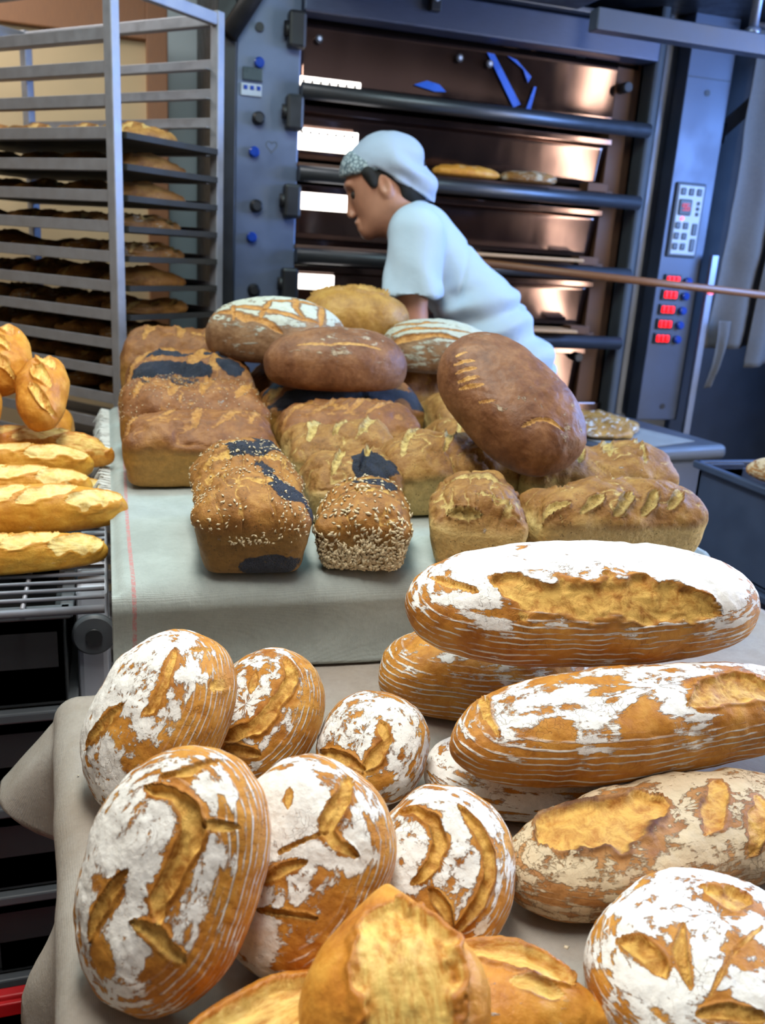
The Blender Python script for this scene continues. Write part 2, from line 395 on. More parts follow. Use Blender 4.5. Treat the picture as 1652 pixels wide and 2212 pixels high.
def polydist(x, y, pts, w):
    """distance to a polyline, with the half width tapering to both ends; returns d/w"""
    seg = np.linalg.norm(np.diff(pts, axis=0), axis=1); tot = seg.sum(); acc = 0; best = np.full(len(x), 1e9); side = np.zeros(len(x))
    for (a, b), s in zip(zip(pts[:-1], pts[1:]), seg):
        dx, dy = (b-a)/max(s, 1e-9)
        t = np.clip((x-a[0])*dx+(y-a[1])*dy, 0, s)
        qx, qy = x-a[0]-t*dx, y-a[1]-t*dy
        ww = w*np.clip(np.sin(math.pi*np.clip((acc+t)/tot, .004, .996)), .01, 1)**.32
        q = np.hypot(qx, qy)/ww; m = q < best
        best = np.where(m, q, best); side = np.where(m, dx*qy-dy*qx, side); acc += s
    return best, side
def loaf_mesh(name, kind, dims, N=56, seed=1, scores=(), flour=.0, fside=.0, lump=.004, rough=.0012, ring=0., fnoise=.5,
              poppy=(), side=1., seeds=None, cracks=0., bare=(), **kw):
    d, Fq = cubesphere(N)
    f = hearth if kind == 'h' else tin
    V, S = f(d, *dims, **kw)
    L, W, H = dims; u, v, zt = S.T
    nr = vnormals(V, Fq); sd = np.array([seed*7.13, seed*3.7, seed*1.9])
    top = sm(zt, -.15, .35) if kind == 'h' else sm(zt, .45, .9)
    lift = sm(V[:, 2], .0, .25*H)
    p = V+sd
    if kind == 't': lift = lift*(.22+.78*top)
    disp = lump*(2.6*fbm(p*9, seed, 2)+1.5*fbm(p*24, seed+7, 2))*lift + rough*2.4*fbm(p*75, seed+9, 3)*(.35+.65*top)
    so = np.zeros(len(V)); ed = np.zeros(len(V)); rim = np.zeros(len(V))
    ax, ay = (.82, .82) if kind == 'h' else (.7, .7)
    qx = np.arcsin(np.clip(V[:, 0]/(L/2), -.995, .995))*L/2*ax; qy = np.arcsin(np.clip(V[:, 1]/(W/2), -.995, .995))*W/2*ay
    wob = fbm(p*55, seed+3, 3)
    for sc in scores:
        pts, w, dep = np.arcsin(np.clip(np.array(sc[0], float), -.99, .99))*[L/2*ax, W/2*ay], sc[1], sc[2]
        lip = sc[3] if len(sc) > 3 else .3
        q, sgn = polydist(qx, qy, pts, w)
        q = q+wob*1.1+fbm(p*19, seed+13, 2)*.75
        a = (1-sm(q, .78, 1.05))*top
        e = np.exp(-((q-1.02)/.2)**2)*top
        disp += -dep*.75*a*(.55+.45*(1-np.clip(q, 0, 1)**2)) + dep*lip*e*np.where(sgn > 0, 1.4, .6) + a*(.0038*min(1, .012/w)+.0008)*fbm(p*np.array([60, 110, 90]), seed+5, 3)
        rim = np.maximum(rim, np.exp(-(np.clip(q-1.05, 0, 9)/.55)**2)*top)
        so = np.maximum(so, a); ed = np.maximum(ed, e*(.75 if len(sc) < 5 else sc[4]))
    if cracks:
        q = np.abs(fbm(np.c_[p[:, 0]*16+p[:, 1]*9, p[:, 1]*30, p[:, 2]*12], seed+21, 3))
        a = (1-sm(q, .0, .05))*top
        disp -= cracks*a; so = np.maximum(so, a*.6); ed = np.maximum(ed, .5*np.exp(-((q-.05)/.02)**2)*top)
    fl = flour*(1-sm(np.arccos(np.clip(d[:, 2], -1, 1)), .75, 1.75)) if kind == 'h' else flour*top
    fl = np.maximum(fl, fside*(V[:, 2] > .12*H))
    fl = fl+fnoise*fbm(p*17, seed+31, 3)*(fl > .02)
    for (bx, by, bz_, br, ba) in bare:
        fl = fl-ba*.9*(1-sm(np.linalg.norm(V-[bx, by, bz_], axis=1)/br+1.1*fbm(p*20, seed+61, 2), .35, 1.15))
    fl = np.clip(fl-so*.95-rim*.45, -.6, 1.2)
    ang = np.arccos(np.clip(d[:, 2], -1, 1)); rg = ang*(W/2)/.0078
    ra = ring*sm(ang, .75, 1.05)*(1-sm(ang, 1.75, 2.1))
    sdv = side*(1-sm(zt+.5*fbm(p*14, seed+71, 2), .45, .9)) if kind == 't' else np.zeros(len(V))
    po = np.zeros(len(V))
    for (a, b, ra_, rb_, amt) in poppy:
        if amt > 0: po = np.maximum(po, amt*(1-sm(np.hypot((u-a)/ra_, (v-b)/rb_)+1.2*fbm(p*26, seed+41, 2), .55, 1.1))*top)
        else: po = np.maximum(po, -amt*(1-sm(np.hypot((v-a)/ra_, (zt-b)/rb_)+.9*fbm(p*26, seed+41, 2), .5, 1.15))*(u < -.8))   # on the near end
    V = V+nr*disp[:, None]
    V[:, 2] = np.maximum(V[:, 2], .0006*vnoise(p*200))
    me = npmesh(name, V, Fq)
    for nm, a in (('flour', fl), ('score', so), ('edge', ed), ('ring', rg), ('ringa', ra), ('side', sdv), ('poppy', po)):
        me.attributes.new(nm, 'FLOAT', 'POINT').data.foreach_set('value', np.ascontiguousarray(a, dtype=np.float32))
    az = np.arctan2(d[:, 1], d[:, 0])
    me.attributes.new('rv', 'FLOAT_VECTOR', 'POINT').data.foreach_set('vector', np.ascontiguousarray(np.c_[np.cos(az)*W*16+seed*3, np.sin(az)*W*16, rg*.62], dtype=np.float32).ravel())
    me.shade_smooth()
    sm_ = None
    if seeds:
        rs = np.random.RandomState(seed); cnt, ln, fn = seeds
        wgt = np.clip(fn(u, v, zt, fbm(p*22, seed+51, 2)), 0, None)*(V[:, 2] > .004)
        idx = rs.choice(len(V), cnt, p=wgt/wgt.sum()); nn = vnormals(V, Fq)[idx]; c = V[idx]+rs.normal(0, .0008, (cnt, 3))
        tv = rs.normal(size=(cnt, 3)); tv -= nn*(tv*nn).sum(1)[:, None]; tv /= np.linalg.norm(tv, axis=1)[:, None]; bv = np.cross(nn, tv)
        o6 = np.array([[1, 0, 0], [-1, 0, 0], [.1, 1, 0], [.1, -1, 0], [.15, 0, 1], [.15, 0, -1]])
        ft = np.array([[0, 2, 4], [2, 1, 4], [1, 3, 4], [3, 0, 4], [2, 0, 5], [1, 2, 5], [3, 1, 5], [0, 3, 5]])
        l = ln*(.7+.6*rs.rand(cnt)); sv = np.stack([l/2, l*.24, l*.16], 1)
        VV = c[:, None]+nn[:, None]*(l*.1)[:, None, None]+(o6[None]*sv[:, None])[..., :1]*tv[:, None]+(o6[None]*sv[:, None])[..., 1:2]*bv[:, None]+(o6[None]*sv[:, None])[..., 2:]*nn[:, None]
        sm_ = npmesh('seeds', VV.reshape(-1, 3), (ft[None]+6*np.arange(cnt)[:, None, None]).reshape(-1, 3))
    return me, sm_
_seed = [0]
def loaf(name, label, cat, mat, kind, place, group=None, **kw):
    _seed[0] += 1
    loc, eul, dims = place
    me, sd = loaf_mesh(name, kind, dims, seed=kw.pop('seed', _seed[0]), **kw)
    o = link(name, me, MT[mat]); o.location = loc; o.rotation_euler = eul
    tag(o, label, cat, group)
    if sd is not None: tag(link('seeds', sd, MT['seed'], o), kind='stuff')
    return o
R_ = math.radians

# ------------------------------------------------------------------ tables and cloths
LT = empty('display_table', (.5, .72, 0), label='low wooden table under the beige linen cloth in front', cat='table')
prism('tabletop', [(-.49, -.49), (.55, -.49), (.55, .47), (-.51, .285)], 2, .887, .9225, MT['table_wood'], LT)
for sx, sy in ((-.44, -.44), (.5, -.44), (.5, .40), (-.44, .24)): box('leg', (sx, sy, .443), (.06, .06, .886), MT['table_wood'], LT)
BX = tag(box('bread_box', (.44, 1.665, .9925), (.84, 1.17, .113), MT['table_wood'], None, .01), 'long wooden box under the pale linen cloth carrying the tin loaves', 'box')
UT = empty('rear_table', (.44, 1.75, 0), label='wooden table carrying the rear end of the long box', cat='table')
box('tabletop', (0, .0, .915), (.84, .98, .03), MT['table_wood'], UT)
for sx in (-.38, .38):
    for sy in (-.40, .45): box('leg', (sx, sy, .45), (.05, .05, .9), MT['table_wood'], UT)

def grid_cloth(name, P, mat, wr=.0015, seed=5, stripe=None, ws=14):
    nu, nv = P.shape[:2]; V = P.reshape(-1, 3)
    i = np.arange(nu*nv).reshape(nu, nv)
    Fq = np.stack([i[:-1, :-1], i[1:, :-1], i[1:, 1:], i[:-1, 1:]], -1).reshape(-1, 4)
    nr = vnormals(V, Fq); V = V+nr*(wr*2*fbm(V*ws, seed, 3)*1.4)[:, None]
    me = npmesh(name, V, Fq)
    if stripe is not None: me.attributes.new('stripe', 'FLOAT', 'POINT').data.foreach_set('value', stripe.astype(np.float32).ravel())
    me.shade_smooth(); o = link(name, me, MT[mat])
    so = o.modifiers.new('solidify', 'SOLIDIFY'); so.thickness = .0022; so.offset = -1
    return o
# upper cloth: over the box top, round the front edge and down to the low table
xs = np.concatenate([np.linspace(-.005, .05, 34), np.linspace(.055, .885, 90)])
prof = [(y, 1.059) for y in np.linspace(2.27, 1.10, 60)]
rad = .035
for a in np.linspace(0, 90, 10)[1:]: prof.append((1.10-.02-rad*math.sin(R_(a)), 1.059-rad*(1-math.cos(R_(a)))))
yb, zb = prof[-1]
for s in np.linspace(0, 1, 22)[1:]: prof.append((yb+.012*math.sin(s*2.6)-.004*s, zb-s*(zb-.9335)))
prof = np.array(prof)
P = np.zeros((len(prof), len(xs), 3)); P[..., 0] = xs[None]; P[..., 1] = prof[:, 0][:, None]; P[..., 2] = prof[:, 1][:, None]
drop = sm(1.06-P[..., 2], .0, .1)
P[..., 1] += drop*.010*np.sin(P[..., 0]*11+.6)
lf = 1-sm(P[..., 0], -.005, .02)
P[..., 2] -= .010*lf**2*(P[..., 2] > 1.05)
sx_ = .022-.002*np.sin(P[..., 1]*6)
stripe = np.exp(-((P[..., 0]-sx_)/.0032)**2)
UC = tag(grid_cloth('upper_cloth', P, 'linen', .0016, 3, stripe), 'pale linen cloth with a thin pink stripe draped over the long box', 'cloth')
# fringe of threads along its left edge
rs = np.random.RandomState(4); VV = []; FF = []
for k in range(150):
    y = 1.50+.76*k/150+rs.normal(0, .004); l = .018+.02*rs.rand(); dz = -.012-.02*rs.rand(); dy = rs.normal(0, .008)
    p0 = np.array([-.003, y, 1.0515]); p1 = p0+[-l*.6, dy*.5, .004]; p2 = p0+[-l, dy, dz]; r = .0016
    b = len(VV)
    for p_ in (p0, p1, p2):
        for q in ((0, r), (r, 0), (0, -r), (-r, 0)): VV.append(p_+np.array([0, q[0], q[1]]))
    for s_ in (0, 4):
        for j in range(4): FF.append([b+s_+j, b+s_+(j+1) % 4, b+s_+4+(j+1) % 4, b+s_+4+j])
tag(link('fringe', npmesh('fringe', np.array(VV), np.array(FF)), MT['fringe'], UC), kind='stuff')
# lower cloth: over the low table, hanging down on the left with a flared rear corner
ts = np.linspace(0, 1, 110)
us = np.concatenate([np.linspace(1.06, -.055, 80), np.linspace(-.058, -.42, 56)])
P = np.zeros((len(us), len(ts), 3))
for i, u_ in enumerate(us):
    ym = 1.02+.19*float(sm(np.array([u_]), .0, .95)[0]); ys = .215+(ym-.215)*ts
    sh = (.010+.055*(1.0-ys))*float(1-sm(np.array([u_]), -.05, .3)[0])      # the left edge runs in a little towards the front
    if u_ >= -.055: P[i, :, 0] = u_+sh; P[i, :, 2] = .9265; P[i, :, 1] = ys
    else:
        s_ = -.055-u_; r_ = .03; a = min(s_/r_, math.pi/2)
        x0 = -.055-r_*math.sin(a); z0 = .9265-r_*(1-math.cos(a)); rest = max(0, s_-r_*math.pi/2)
        fl_ = np.exp(-((ys-1.0)/.075)**2); wav = np.sin(ys*15+1.2)*.5+.5
        fl2 = np.exp(-((ys-.70)/.05)**2)
        fs = sm(fl_, .30, .95); tilt = -.10+.80*fs+.42*fl2*sm(np.array([rest]), 0, .10)
        ln = rest*(.9+.16*np.sin(ys*9+.5)+.07*np.sin(ys*23)); ln = np.minimum(ln, .30-.19*sm(ys, .70, .84)-.01*fs-.19*fl2)
        P[i, :, 0] = x0+sh-ln*np.sin(tilt); P[i, :, 2] = z0-ln*np.cos(tilt); P[i, :, 1] = ys
LC = tag(grid_cloth('lower_cloth', P, 'linen_low', .0018, 8, None, 11), 'beige linen cloth on the low front table, hanging down its left side', 'cloth')
# crumbs and flakes of flour lying on it
rs = np.random.RandomState(9); VV = []; FF = []
spots = [(.27, .455, 10, .035), (.305, .50, 8, .03), (.26, .83, 4, .02), (.33, .86, 4, .03), (-.03, .72, 7, .09), (-.03, .5, 6, .07)]
for (x, y, n, s_) in spots:
    for k in range(n):
        c = np.array([x+rs.normal(0, s_), y+rs.normal(0, s_), .9295]); r = .0012+.0028*rs.rand()**2
        b = len(VV)
        for v_ in ((1, 0, 0), (-1, 0, 0), (0, .7, 0), (0, -.7, 0), (0, 0, .6), (0, 0, -.4)): VV.append(c+r*np.array(v_)*(.7+.6*rs.rand(3)))
        for t_ in ((0, 2, 4), (2, 1, 4), (1, 3, 4), (3, 0, 4), (2, 0, 5), (1, 2, 5), (3, 1, 5), (0, 3, 5)): FF.append([b+q for q in t_])
MT['crumb'] = plain('crumb', (.78, .68, .50), .8, 0, var=.2)
tag(link('crumbs', npmesh('crumbs', np.array(VV), np.array(FF)), MT['crumb']), 'loose crumbs and flakes scattered on the beige front cloth', 'crumbs', kind='stuff')

# ------------------------------------------------------------------ front table: round floured loaves
loaf('round_loaf', 'floured oval loaf leaning at the rear left, tallest against the cloth-covered box', 'bread', 'rustic', 'h',
     ((.057, .808, 1.000), (.021, -.946, .490), (.190, .166, .075)), 'floured round loaves', N=80, flour=.74, ring=.6, bare=[(0.029, -0.077, 0.042, 0.030, 0.70), (-0.012, -0.078, 0.046, 0.030, 0.70), (-0.037, -0.049, 0.064, 0.026, 0.50), (-0.020, -0.013, 0.074, 0.015, 0.50), (-0.061, -0.053, 0.052, 0.022, 0.50)], scores=[([(0.75, -0.08), (0.59, -0.25), (0.42, -0.35), (0.30, -0.37), (0.15, -0.40), (0.06, -0.33)], 0.0058, .006), ([(0.01, 0.02), (-0.18, 0.13), (-0.42, 0.27), (-0.57, 0.33)], 0.0063, .006), ([(0.82, -0.25), (0.90, -0.39)], 0.0027, .003), ([(0.70, -0.74), (0.58, -0.79)], 0.0035, .002)])
loaf('round_loaf', 'smaller floured loaf right behind the tallest leaning one, below the box', 'bread', 'rustic', 'h',
     ((.162, .833, .979), (-.047, -.849, .709), (.146, .133, .060)), 'floured round loaves', N=72, flour=.58, ring=.8, bare=[(0.009, -0.064, 0.033, 0.029, 0.70), (-0.037, -0.052, 0.040, 0.033, 0.60), (-0.054, -0.007, 0.049, 0.024, 0.70), (0.030, -0.024, 0.055, 0.012, 0.30)], scores=[([(0.84, -0.13), (0.58, -0.47), (0.36, -0.51), (0.07, -0.46), (-0.20, -0.36), (-0.46, -0.05), (-0.56, 0.19)], 0.0072, .006), ([(0.48, 0.15), (0.19, 0.02)], 0.0034, .003), ([(-0.65, 0.05), (-0.54, -0.54)], 0.0057, .004)])
loaf('round_loaf', 'floured round loaf lying flattest in the rear row beside the grey cloth', 'bread', 'rustic', 'h',
     ((.260, .768, .964), (-.136, -.662, 1.050), (.125, .119, .058)), 'floured round loaves', N=72, flour=.68, fside=.42, ring=.6, bare=[(-0.028, 0.027, 0.052, 0.016, 0.50), (-0.041, -0.015, 0.049, 0.018, 0.50), (0.016, -0.018, 0.056, 0.014, 0.30)], scores=[([(0.26, -0.25), (-0.05, -0.44), (-0.30, -0.30), (-0.56, -0.12)], 0.0060, .006), ([(-0.31, 0.82), (-0.46, 0.14), (-0.56, -0.12)], 0.0051, .005)])
loaf('round_loaf', 'large floured oval loaf leaning at the front left', 'bread', 'rustic', 'h',
     ((.050, .576, 1.005), (.081, -1.043, .590), (.196, .152, .068)), 'floured round loaves', N=110, flour=.66, ring=.9, bare=[(0.062, -0.059, 0.037, 0.018, 0.55), (0.017, -0.070, 0.042, 0.019, 0.50), (-0.050, -0.048, 0.053, 0.029, 0.60), (-0.031, -0.068, 0.042, 0.019, 0.60), (-0.055, 0.002, 0.062, 0.016, 0.60), (-0.014, 0.031, 0.065, 0.012, 0.50), (0.077, 0.002, 0.054, 0.012, 0.50)], scores=[([(0.58, 0.35), (0.65, -0.00), (0.60, -0.26), (0.50, -0.38), (0.34, -0.38), (0.15, -0.39), (0.00, -0.36), (-0.13, -0.45)], 0.0073, .007), ([(0.04, 0.07), (-0.16, 0.17), (-0.38, 0.23), (-0.55, 0.24)], 0.0047, .006), ([(0.57, -0.41), (0.64, -0.69)], 0.0033, .004), ([(-0.24, -0.19), (-0.22, -0.47), (-0.27, -0.64), (-0.29, -0.77)], 0.0045, .005), ([(0.69, 0.28), (0.83, 0.02), (0.97, -0.15)], 0.0035, .004)])
loaf('round_loaf', 'large floured loaf with crackled white top in the middle of the front row', 'bread', 'rustic', 'h',
     ((.151, .583, .989), (.210, -.879, .514), (.168, .148, .066)), 'floured round loaves', N=110, flour=.80, ring=.85, bare=[(0.031, -0.067, 0.037, 0.021, 0.70), (0.002, -0.066, 0.045, 0.024, 0.60), (-0.039, -0.041, 0.056, 0.031, 0.70), (-0.020, -0.010, 0.065, 0.016, 0.40), (0.006, -0.036, 0.062, 0.017, 0.35), (0.057, -0.055, 0.035, 0.014, 0.50)], scores=[([(0.94, -0.07), (0.76, -0.18), (0.55, -0.24), (0.43, -0.27), (0.38, -0.42), (0.39, -0.66)], 0.0054, .005), ([(0.43, -0.27), (0.27, -0.12), (0.04, 0.07)], 0.0014, .003), ([(-0.47, 0.01), (-0.36, -0.28), (-0.24, -0.60)], 0.0031, .004), ([(-0.27, 0.12), (-0.03, -0.09), (0.12, -0.24)], 0.0035, .004), ([(0.55, 0.34), (0.41, 0.23)], 0.0026, .002)])
loaf('round_loaf', 'floured round loaf with a round white island and curved slashes, right of the front row', 'bread', 'rustic', 'h',
     ((.263, .575, .964), (-.099, -.618, 1.150), (.136, .126, .058)), 'floured round loaves', N=100, flour=.66, ring=.9, bare=[(-0.030, -0.048, 0.042, 0.017, 0.50), (-0.055, -0.024, 0.040, 0.018, 0.60), (-0.035, 0.006, 0.054, 0.017, 0.60), (0.010, -0.049, 0.046, 0.009, 0.40)], scores=[([(0.53, 0.61), (0.55, 0.37), (0.42, 0.10), (0.17, -0.01), (-0.07, 0.07), (-0.26, 0.22), (-0.32, 0.31)], 0.0042, .006), ([(0.65, -0.20), (0.41, -0.47), (0.14, -0.65), (-0.12, -0.67), (-0.43, -0.55), (-0.69, -0.35), (-0.81, -0.21)], 0.0045, .006), ([(-0.37, 0.07), (-0.54, -0.14), (-0.75, -0.24)], 0.0037, .005)])
# long loaves on the right
loaf('long_loaf', 'long floured loaf lying on top of the stack, wide golden split along it', 'bread', 'rustic', 'h',
     ((.516, .815, 1.072), (.314, 0, -.105), (.421, .153, .098)), 'long floured loaves', N=96, n=2.45, flour=.95, ring=1.0, fnoise=.6, bare=[(-0.182, -0.046, 0.047, 0.034, 0.60), (-0.089, -0.072, 0.029, 0.039, 0.60), (0.044, -0.075, 0.027, 0.045, 0.60)], scores=[([(-0.59, -0.30), (-0.42, -0.59), (-0.17, -0.69), (0.08, -0.69), (0.36, -0.71), (0.58, -0.70)], 0.0237, .006, .55, .6), ([(-0.89, 0.14), (-0.81, -0.15), (-0.70, -0.38)], 0.0045, .005)])
loaf('long_loaf', 'long floured loaf with fine white lines, under the topmost long loaf', 'bread', 'rustic', 'h',
     ((.523, .693, .996), (.279, 0, .035), (.434, .118, .078)), 'long floured loaves', N=96, n=2.5, flour=.56, ring=1.0, fnoise=.6, bare=[(-0.150, 0.041, 0.055, 0.023, 0.50), (-0.134, -0.043, 0.057, 0.039, 0.60), (-0.037, -0.054, 0.053, 0.040, 0.60), (-0.203, -0.021, 0.046, 0.026, 0.50), (0.080, -0.056, 0.040, 0.043, 0.60)], scores=[([(0.10, -0.45), (0.26, -0.21), (0.47, -0.15), (0.66, -0.31)], 0.0134, .005, .5, .5), ([(-0.81, 0.59), (-0.85, 0.11), (-0.84, -0.31)], 0.0063, .005)])
loaf('long_loaf', 'brown floured loaf end peeping out below the topmost long loaf, near the box', 'bread', 'rustic', 'h',
     ((.453, .914, .932), (0, 0, -.209), (.280, .157, .094)), 'long floured loaves', N=64, n=2.4, flour=.36, ring=.9, scores=[([(-.5, .3), (-.1, .0), (.4, -.1)], .014, .006)])
loaf('long_loaf', 'grey-white floured loaf end tucked under the lined long loaf', 'bread', 'rustic', 'h',
     ((.421, .715, .932), (0, 0, -.314), (.237, .132, .052)), 'long floured loaves', N=64, n=2.4, flour=.72, fside=.66, ring=.5, scores=[])
loaf('long_loaf', 'beige dusted long loaf with a torn golden window and a burnt edge', 'bread', 'beige', 'h',
     ((.494, .583, .937), (.140, 0, .105), (.351, .125, .066)), 'long floured loaves', N=90, n=2.45, flour=.72, fside=.45, ring=.35, fnoise=.3, scores=[([(-0.80, 0.20), (-0.60, 0.16), (-0.37, 0.10), (-0.07, 0.20)], 0.0245, .006, .7, 1.), ([(0.41, 0.37), (0.22, -0.09), (0.02, -0.52)], 0.0086, .004, .3, .9), ([(0.54, -0.09), (0.37, -0.57), (0.24, -0.87)], 0.0077, .004, .3, .9)])
loaf('round_loaf', 'white floured loaf in the lower right corner with golden splits', 'bread', 'rustic', 'h',
     ((.431, .437, .932), (0, 0, .349), (.205, .158, .079)), 'floured round loaves', N=110, n=2.3, flour=.74, fside=.52, ring=.4, bare=[(-0.060, 0.057, 0.055, 0.015, 0.50), (-0.094, 0.032, 0.043, 0.014, 0.40), (-0.013, -0.029, 0.077, 0.020, 0.50), (-0.056, -0.043, 0.066, 0.016, 0.50)], scores=[([(-0.68, 0.45), (-0.64, 0.23), (-0.70, -0.06)], 0.0086, .006), ([(0.17, 0.30), (0.23, 0.07), (0.43, 0.03)], 0.0103, .006), ([(-0.29, 0.13), (-0.49, -0.02), (-0.65, -0.29)], 0.0037, .004), ([(-0.73, -0.45), (-0.55, -0.60), (-0.35, -0.81)], 0.0039, .004), ([(0.22, -0.30), (-0.23, -0.33), (-0.58, -0.44)], 0.0014, .003)])
# pointed golden loaves at the very front
loaf('pointed_loaf', 'big pointed golden loaf with a tall split crest, front centre', 'bread', 'gold', 'h',
     ((.176, .445, .976), (-.102, -.738, 1.434), (.158, .128, .078)), 'pointed golden loaves', N=90, pt=.76, flour=.05, lump=.003, scores=[([(.74, -.06), (.45, -.10), (.1, -.12), (-.3, -.12), (-.7, -.1)], .027, .006, .9, 1.)])
loaf('pointed_loaf', 'golden loaf lying in the front, left of the pointed crest loaf', 'bread', 'gold', 'h',
     ((.088, .452, .932), (.1, 0, .40), (.215, .098, .056)), 'pointed golden loaves', N=72, pt=.55, flour=.1, scores=[([(-.8, .1), (-.2, .08), (.5, .1)], .016, .007, .8, 1.)])
loaf('pointed_loaf', 'small pointed golden loaf behind the crest loaf, tip towards the right', 'bread', 'gold', 'h',
     ((.260, .456, .932), (.1, 0, -.42), (.185, .092, .052)), 'pointed golden loaves', N=64, pt=.75, flour=.1, scores=[([(-.4, .5), (.1, .45), (.6, .2)], .010, .006, .8, 1.), ([(.1, -.1), (.5, -.1)], .006, .003)])

# ------------------------------------------------------------------ tin loaves on the box
zu = 1.0615
def diag(n, u0, u1, slope=.5, w=.008, d=.004, v0=-.6, v1=.6):
    r = random.Random(n*7+int(abs(u0+u1)*100)+int(slope*90)); o = []
    for k in range(n):
        c = u0+(u1-u0)*k/(n-1)+r.uniform(-.07, .07); a = r.uniform(-.18, .18); b = r.uniform(-.18, .18); m = r.uniform(-.12, .12)
        o.append(([(c-slope*.5, v0+a), (c+m, (v0+v1)/2), (c+slope*.5, v1+b)], w*r.uniform(.7, 1.35), d*r.uniform(.8, 1.5), .8, .6))
    return o
tl = dict(cat='bread', kind='t', group='tin loaves on the long box')
def tinloaf(label, mat, pos, dims, yaw=0., **k):
    k.setdefault('lump', .0095); k.setdefault('cracks', .003); k.setdefault('rough', .0022)
    return loaf('tin_loaf', label, mat=mat, place=(pos, (0, 0, R_(yaw)), dims), **tl, **k)
tinloaf('plain golden tin loaf at the front end of the left row', 'tin', (.154, 1.552, zu), (.270, .157, .126), N=64, scores=diag(5, -.75, .75, .35, .006, .003))
tinloaf('tin loaf with dark brown sesame crust, second in the left row', 'tin', (.16, 1.725, zu), (.285, .168, .155), N=56, scores=diag(4, -.6, .7, .4), poppy=[(-.2, .1, .6, .4, .5), (.3, .5, .6, .3, .55)],
        seeds=(500, .004, lambda u, v, z, n: (z > .6)*(n+.35)*(v < .3)))
tinloaf('tin loaf striped with blue-black poppy seed, third in the left row', 'tin', (.165, 1.93, zu), (.28, .178, .182), N=56, scores=diag(4, -.6, .6, .7, .010, .004), poppy=[(-.55, -.66, .42, .22, 1), (.05, -.70, .42, .22, 1), (.6, -.55, .3, .3, 1), (-.2, -.25, .5, .15, 1), (.5, -.1, .4, .15, 1)])
tinloaf('plain brown tin loaf at the far end of the left row', 'tin', (.165, 2.135, zu), (.28, .178, .212), N=48, scores=diag(3, -.4, .5, .3))
tinloaf('tin loaf with poppy and sesame patches pointing forward at the front left', 'seedy', (.186, 1.195, zu), (.31, .15, .128), 84, N=84, cracks=.003,
        scores=[([(.62, -.8), (.55, .8)], .008, .006), ([(.15, -.8), (.1, .8)], .009, .007), ([(-.32, -.8), (-.36, .8)], .009, .007), ([(-.66, -.8), (-.62, .8)], .007, .005)],
        poppy=[(.6, -.45, .28, .5, 1), (.3, -.1, .22, .75, 1), (-.45, -.55, .2, .45, 1), (-.1, -.3, .14, .3, .9), (-.75, -.7, .15, .5, .9), (-.35, -.52, .8, .55, -1.)],
        seeds=(900, .0055, lambda u, v, z, n: (z > .3)*(n+.22)*(u < .75)))
tinloaf('tin loaf crusted with sunflower seeds, second from the left at the front edge', 'seedy', (.336, 1.125, zu), (.165, .126, .098), 76, N=76, cracks=.003,
        scores=[([(-.2, -.85), (-.35, .85)], .009, .007), ([(.35, -.8), (.3, .8)], .010, .007)], poppy=[(.15, -.2, .25, .7, 1)],
        seeds=(1500, .0085, lambda u, v, z, n: np.where(u < -.75, 1.6, .35)*(n+.42)*(z > -.9)))
tinloaf('pale grain tin loaf, third from the left at the front edge', 'grain', (.505, 1.11, zu), (.17, .138, .112), 70, N=76, cracks=.0035, scores=[([(-0.70, 0.06), (-0.76, -0.37), (-0.80, -0.64)], 0.0057, .006, .8, .5), ([(-0.89, 0.73), (-0.95, 0.37), (-0.95, -0.00)], 0.0063, .007, .8, .6)]+[([(.25, -.8), (.3, .8)], .010, .006)])
tinloaf('broad grain tin loaf with slanting slashes at the front right corner', 'grain', (.712, 1.092, zu), (.273, .132, .108), -2, N=84, cracks=.002, scores=[([(-0.68, -0.72), (-0.97, -0.78)], 0.0072, .007, .9, .7), ([(-0.30, -0.65), (-0.61, -0.91)], 0.0066, .007, .9, .7), ([(0.04, -0.58), (-0.22, -0.94)], 0.0067, .007, .9, .7), ([(0.36, -0.54), (0.11, -0.95)], 0.0061, .007, .9, .7), ([(0.72, -0.39), (0.45, -0.87)], 0.0055, .006, .9, .7)]+diag(3, -.5, .6, .2, .008, .004, .1, .8))
tinloaf('grain tin loaf behind the broad slashed one, partly under the big brown loaf', 'grain', (.795, 1.295, zu), (.28, .15, .118), -2, N=64, cracks=.002, scores=diag(4, -.6, .7, .35, .006, .006))
tinloaf('grain tin loaf with cracked top, behind the pale loaf with the blank end', 'grain', (.545, 1.345, zu), (.225, .15, .122), 0, N=64, cracks=.004, scores=diag(3, -.5, .6, .55, .006, .006))
tinloaf('small grain tin loaf behind the sunflower seed loaf', 'grain', (.365, 1.31, zu), (.148, .14, .102), 0, N=56, cracks=.004, scores=diag(2, -.3, .4, .6, .006, .006), poppy=[(.45, -.5, .5, .6, 1)])
tinloaf('rough grain tin loaf in the middle of the second row', 'grain', (.395, 1.48, zu), (.20, .15, .118), 0, N=56, cracks=.004, scores=diag(3, -.5, .5, .55, .006, .006))
tinloaf('smooth brown tin loaf in the middle row below the dark oval loaf', 'tin', (.455, 1.66, zu), (.29, .158, .128), 0, N=56, scores=diag(4, -.6, .6, .8, .006, .003))
tinloaf('dark poppy tin loaf directly under the dark oval loaf', 'tin', (.49, 1.86, zu), (.35, .185, .136), 0, N=56, scores=diag(4, -.6, .6, .8, .010, .005), poppy=[(-.6, -.75, .5, .25, .9), (.3, -.7, .8, .25, .9), (-.4, 0, .7, .5, .8), (.4, -.2, .7, .5, .8)])
tinloaf('plain tin loaf below the hatched loaf at the back', 'tin', (.47, 2.09, zu), (.30, .18, .145), 0, N=40)
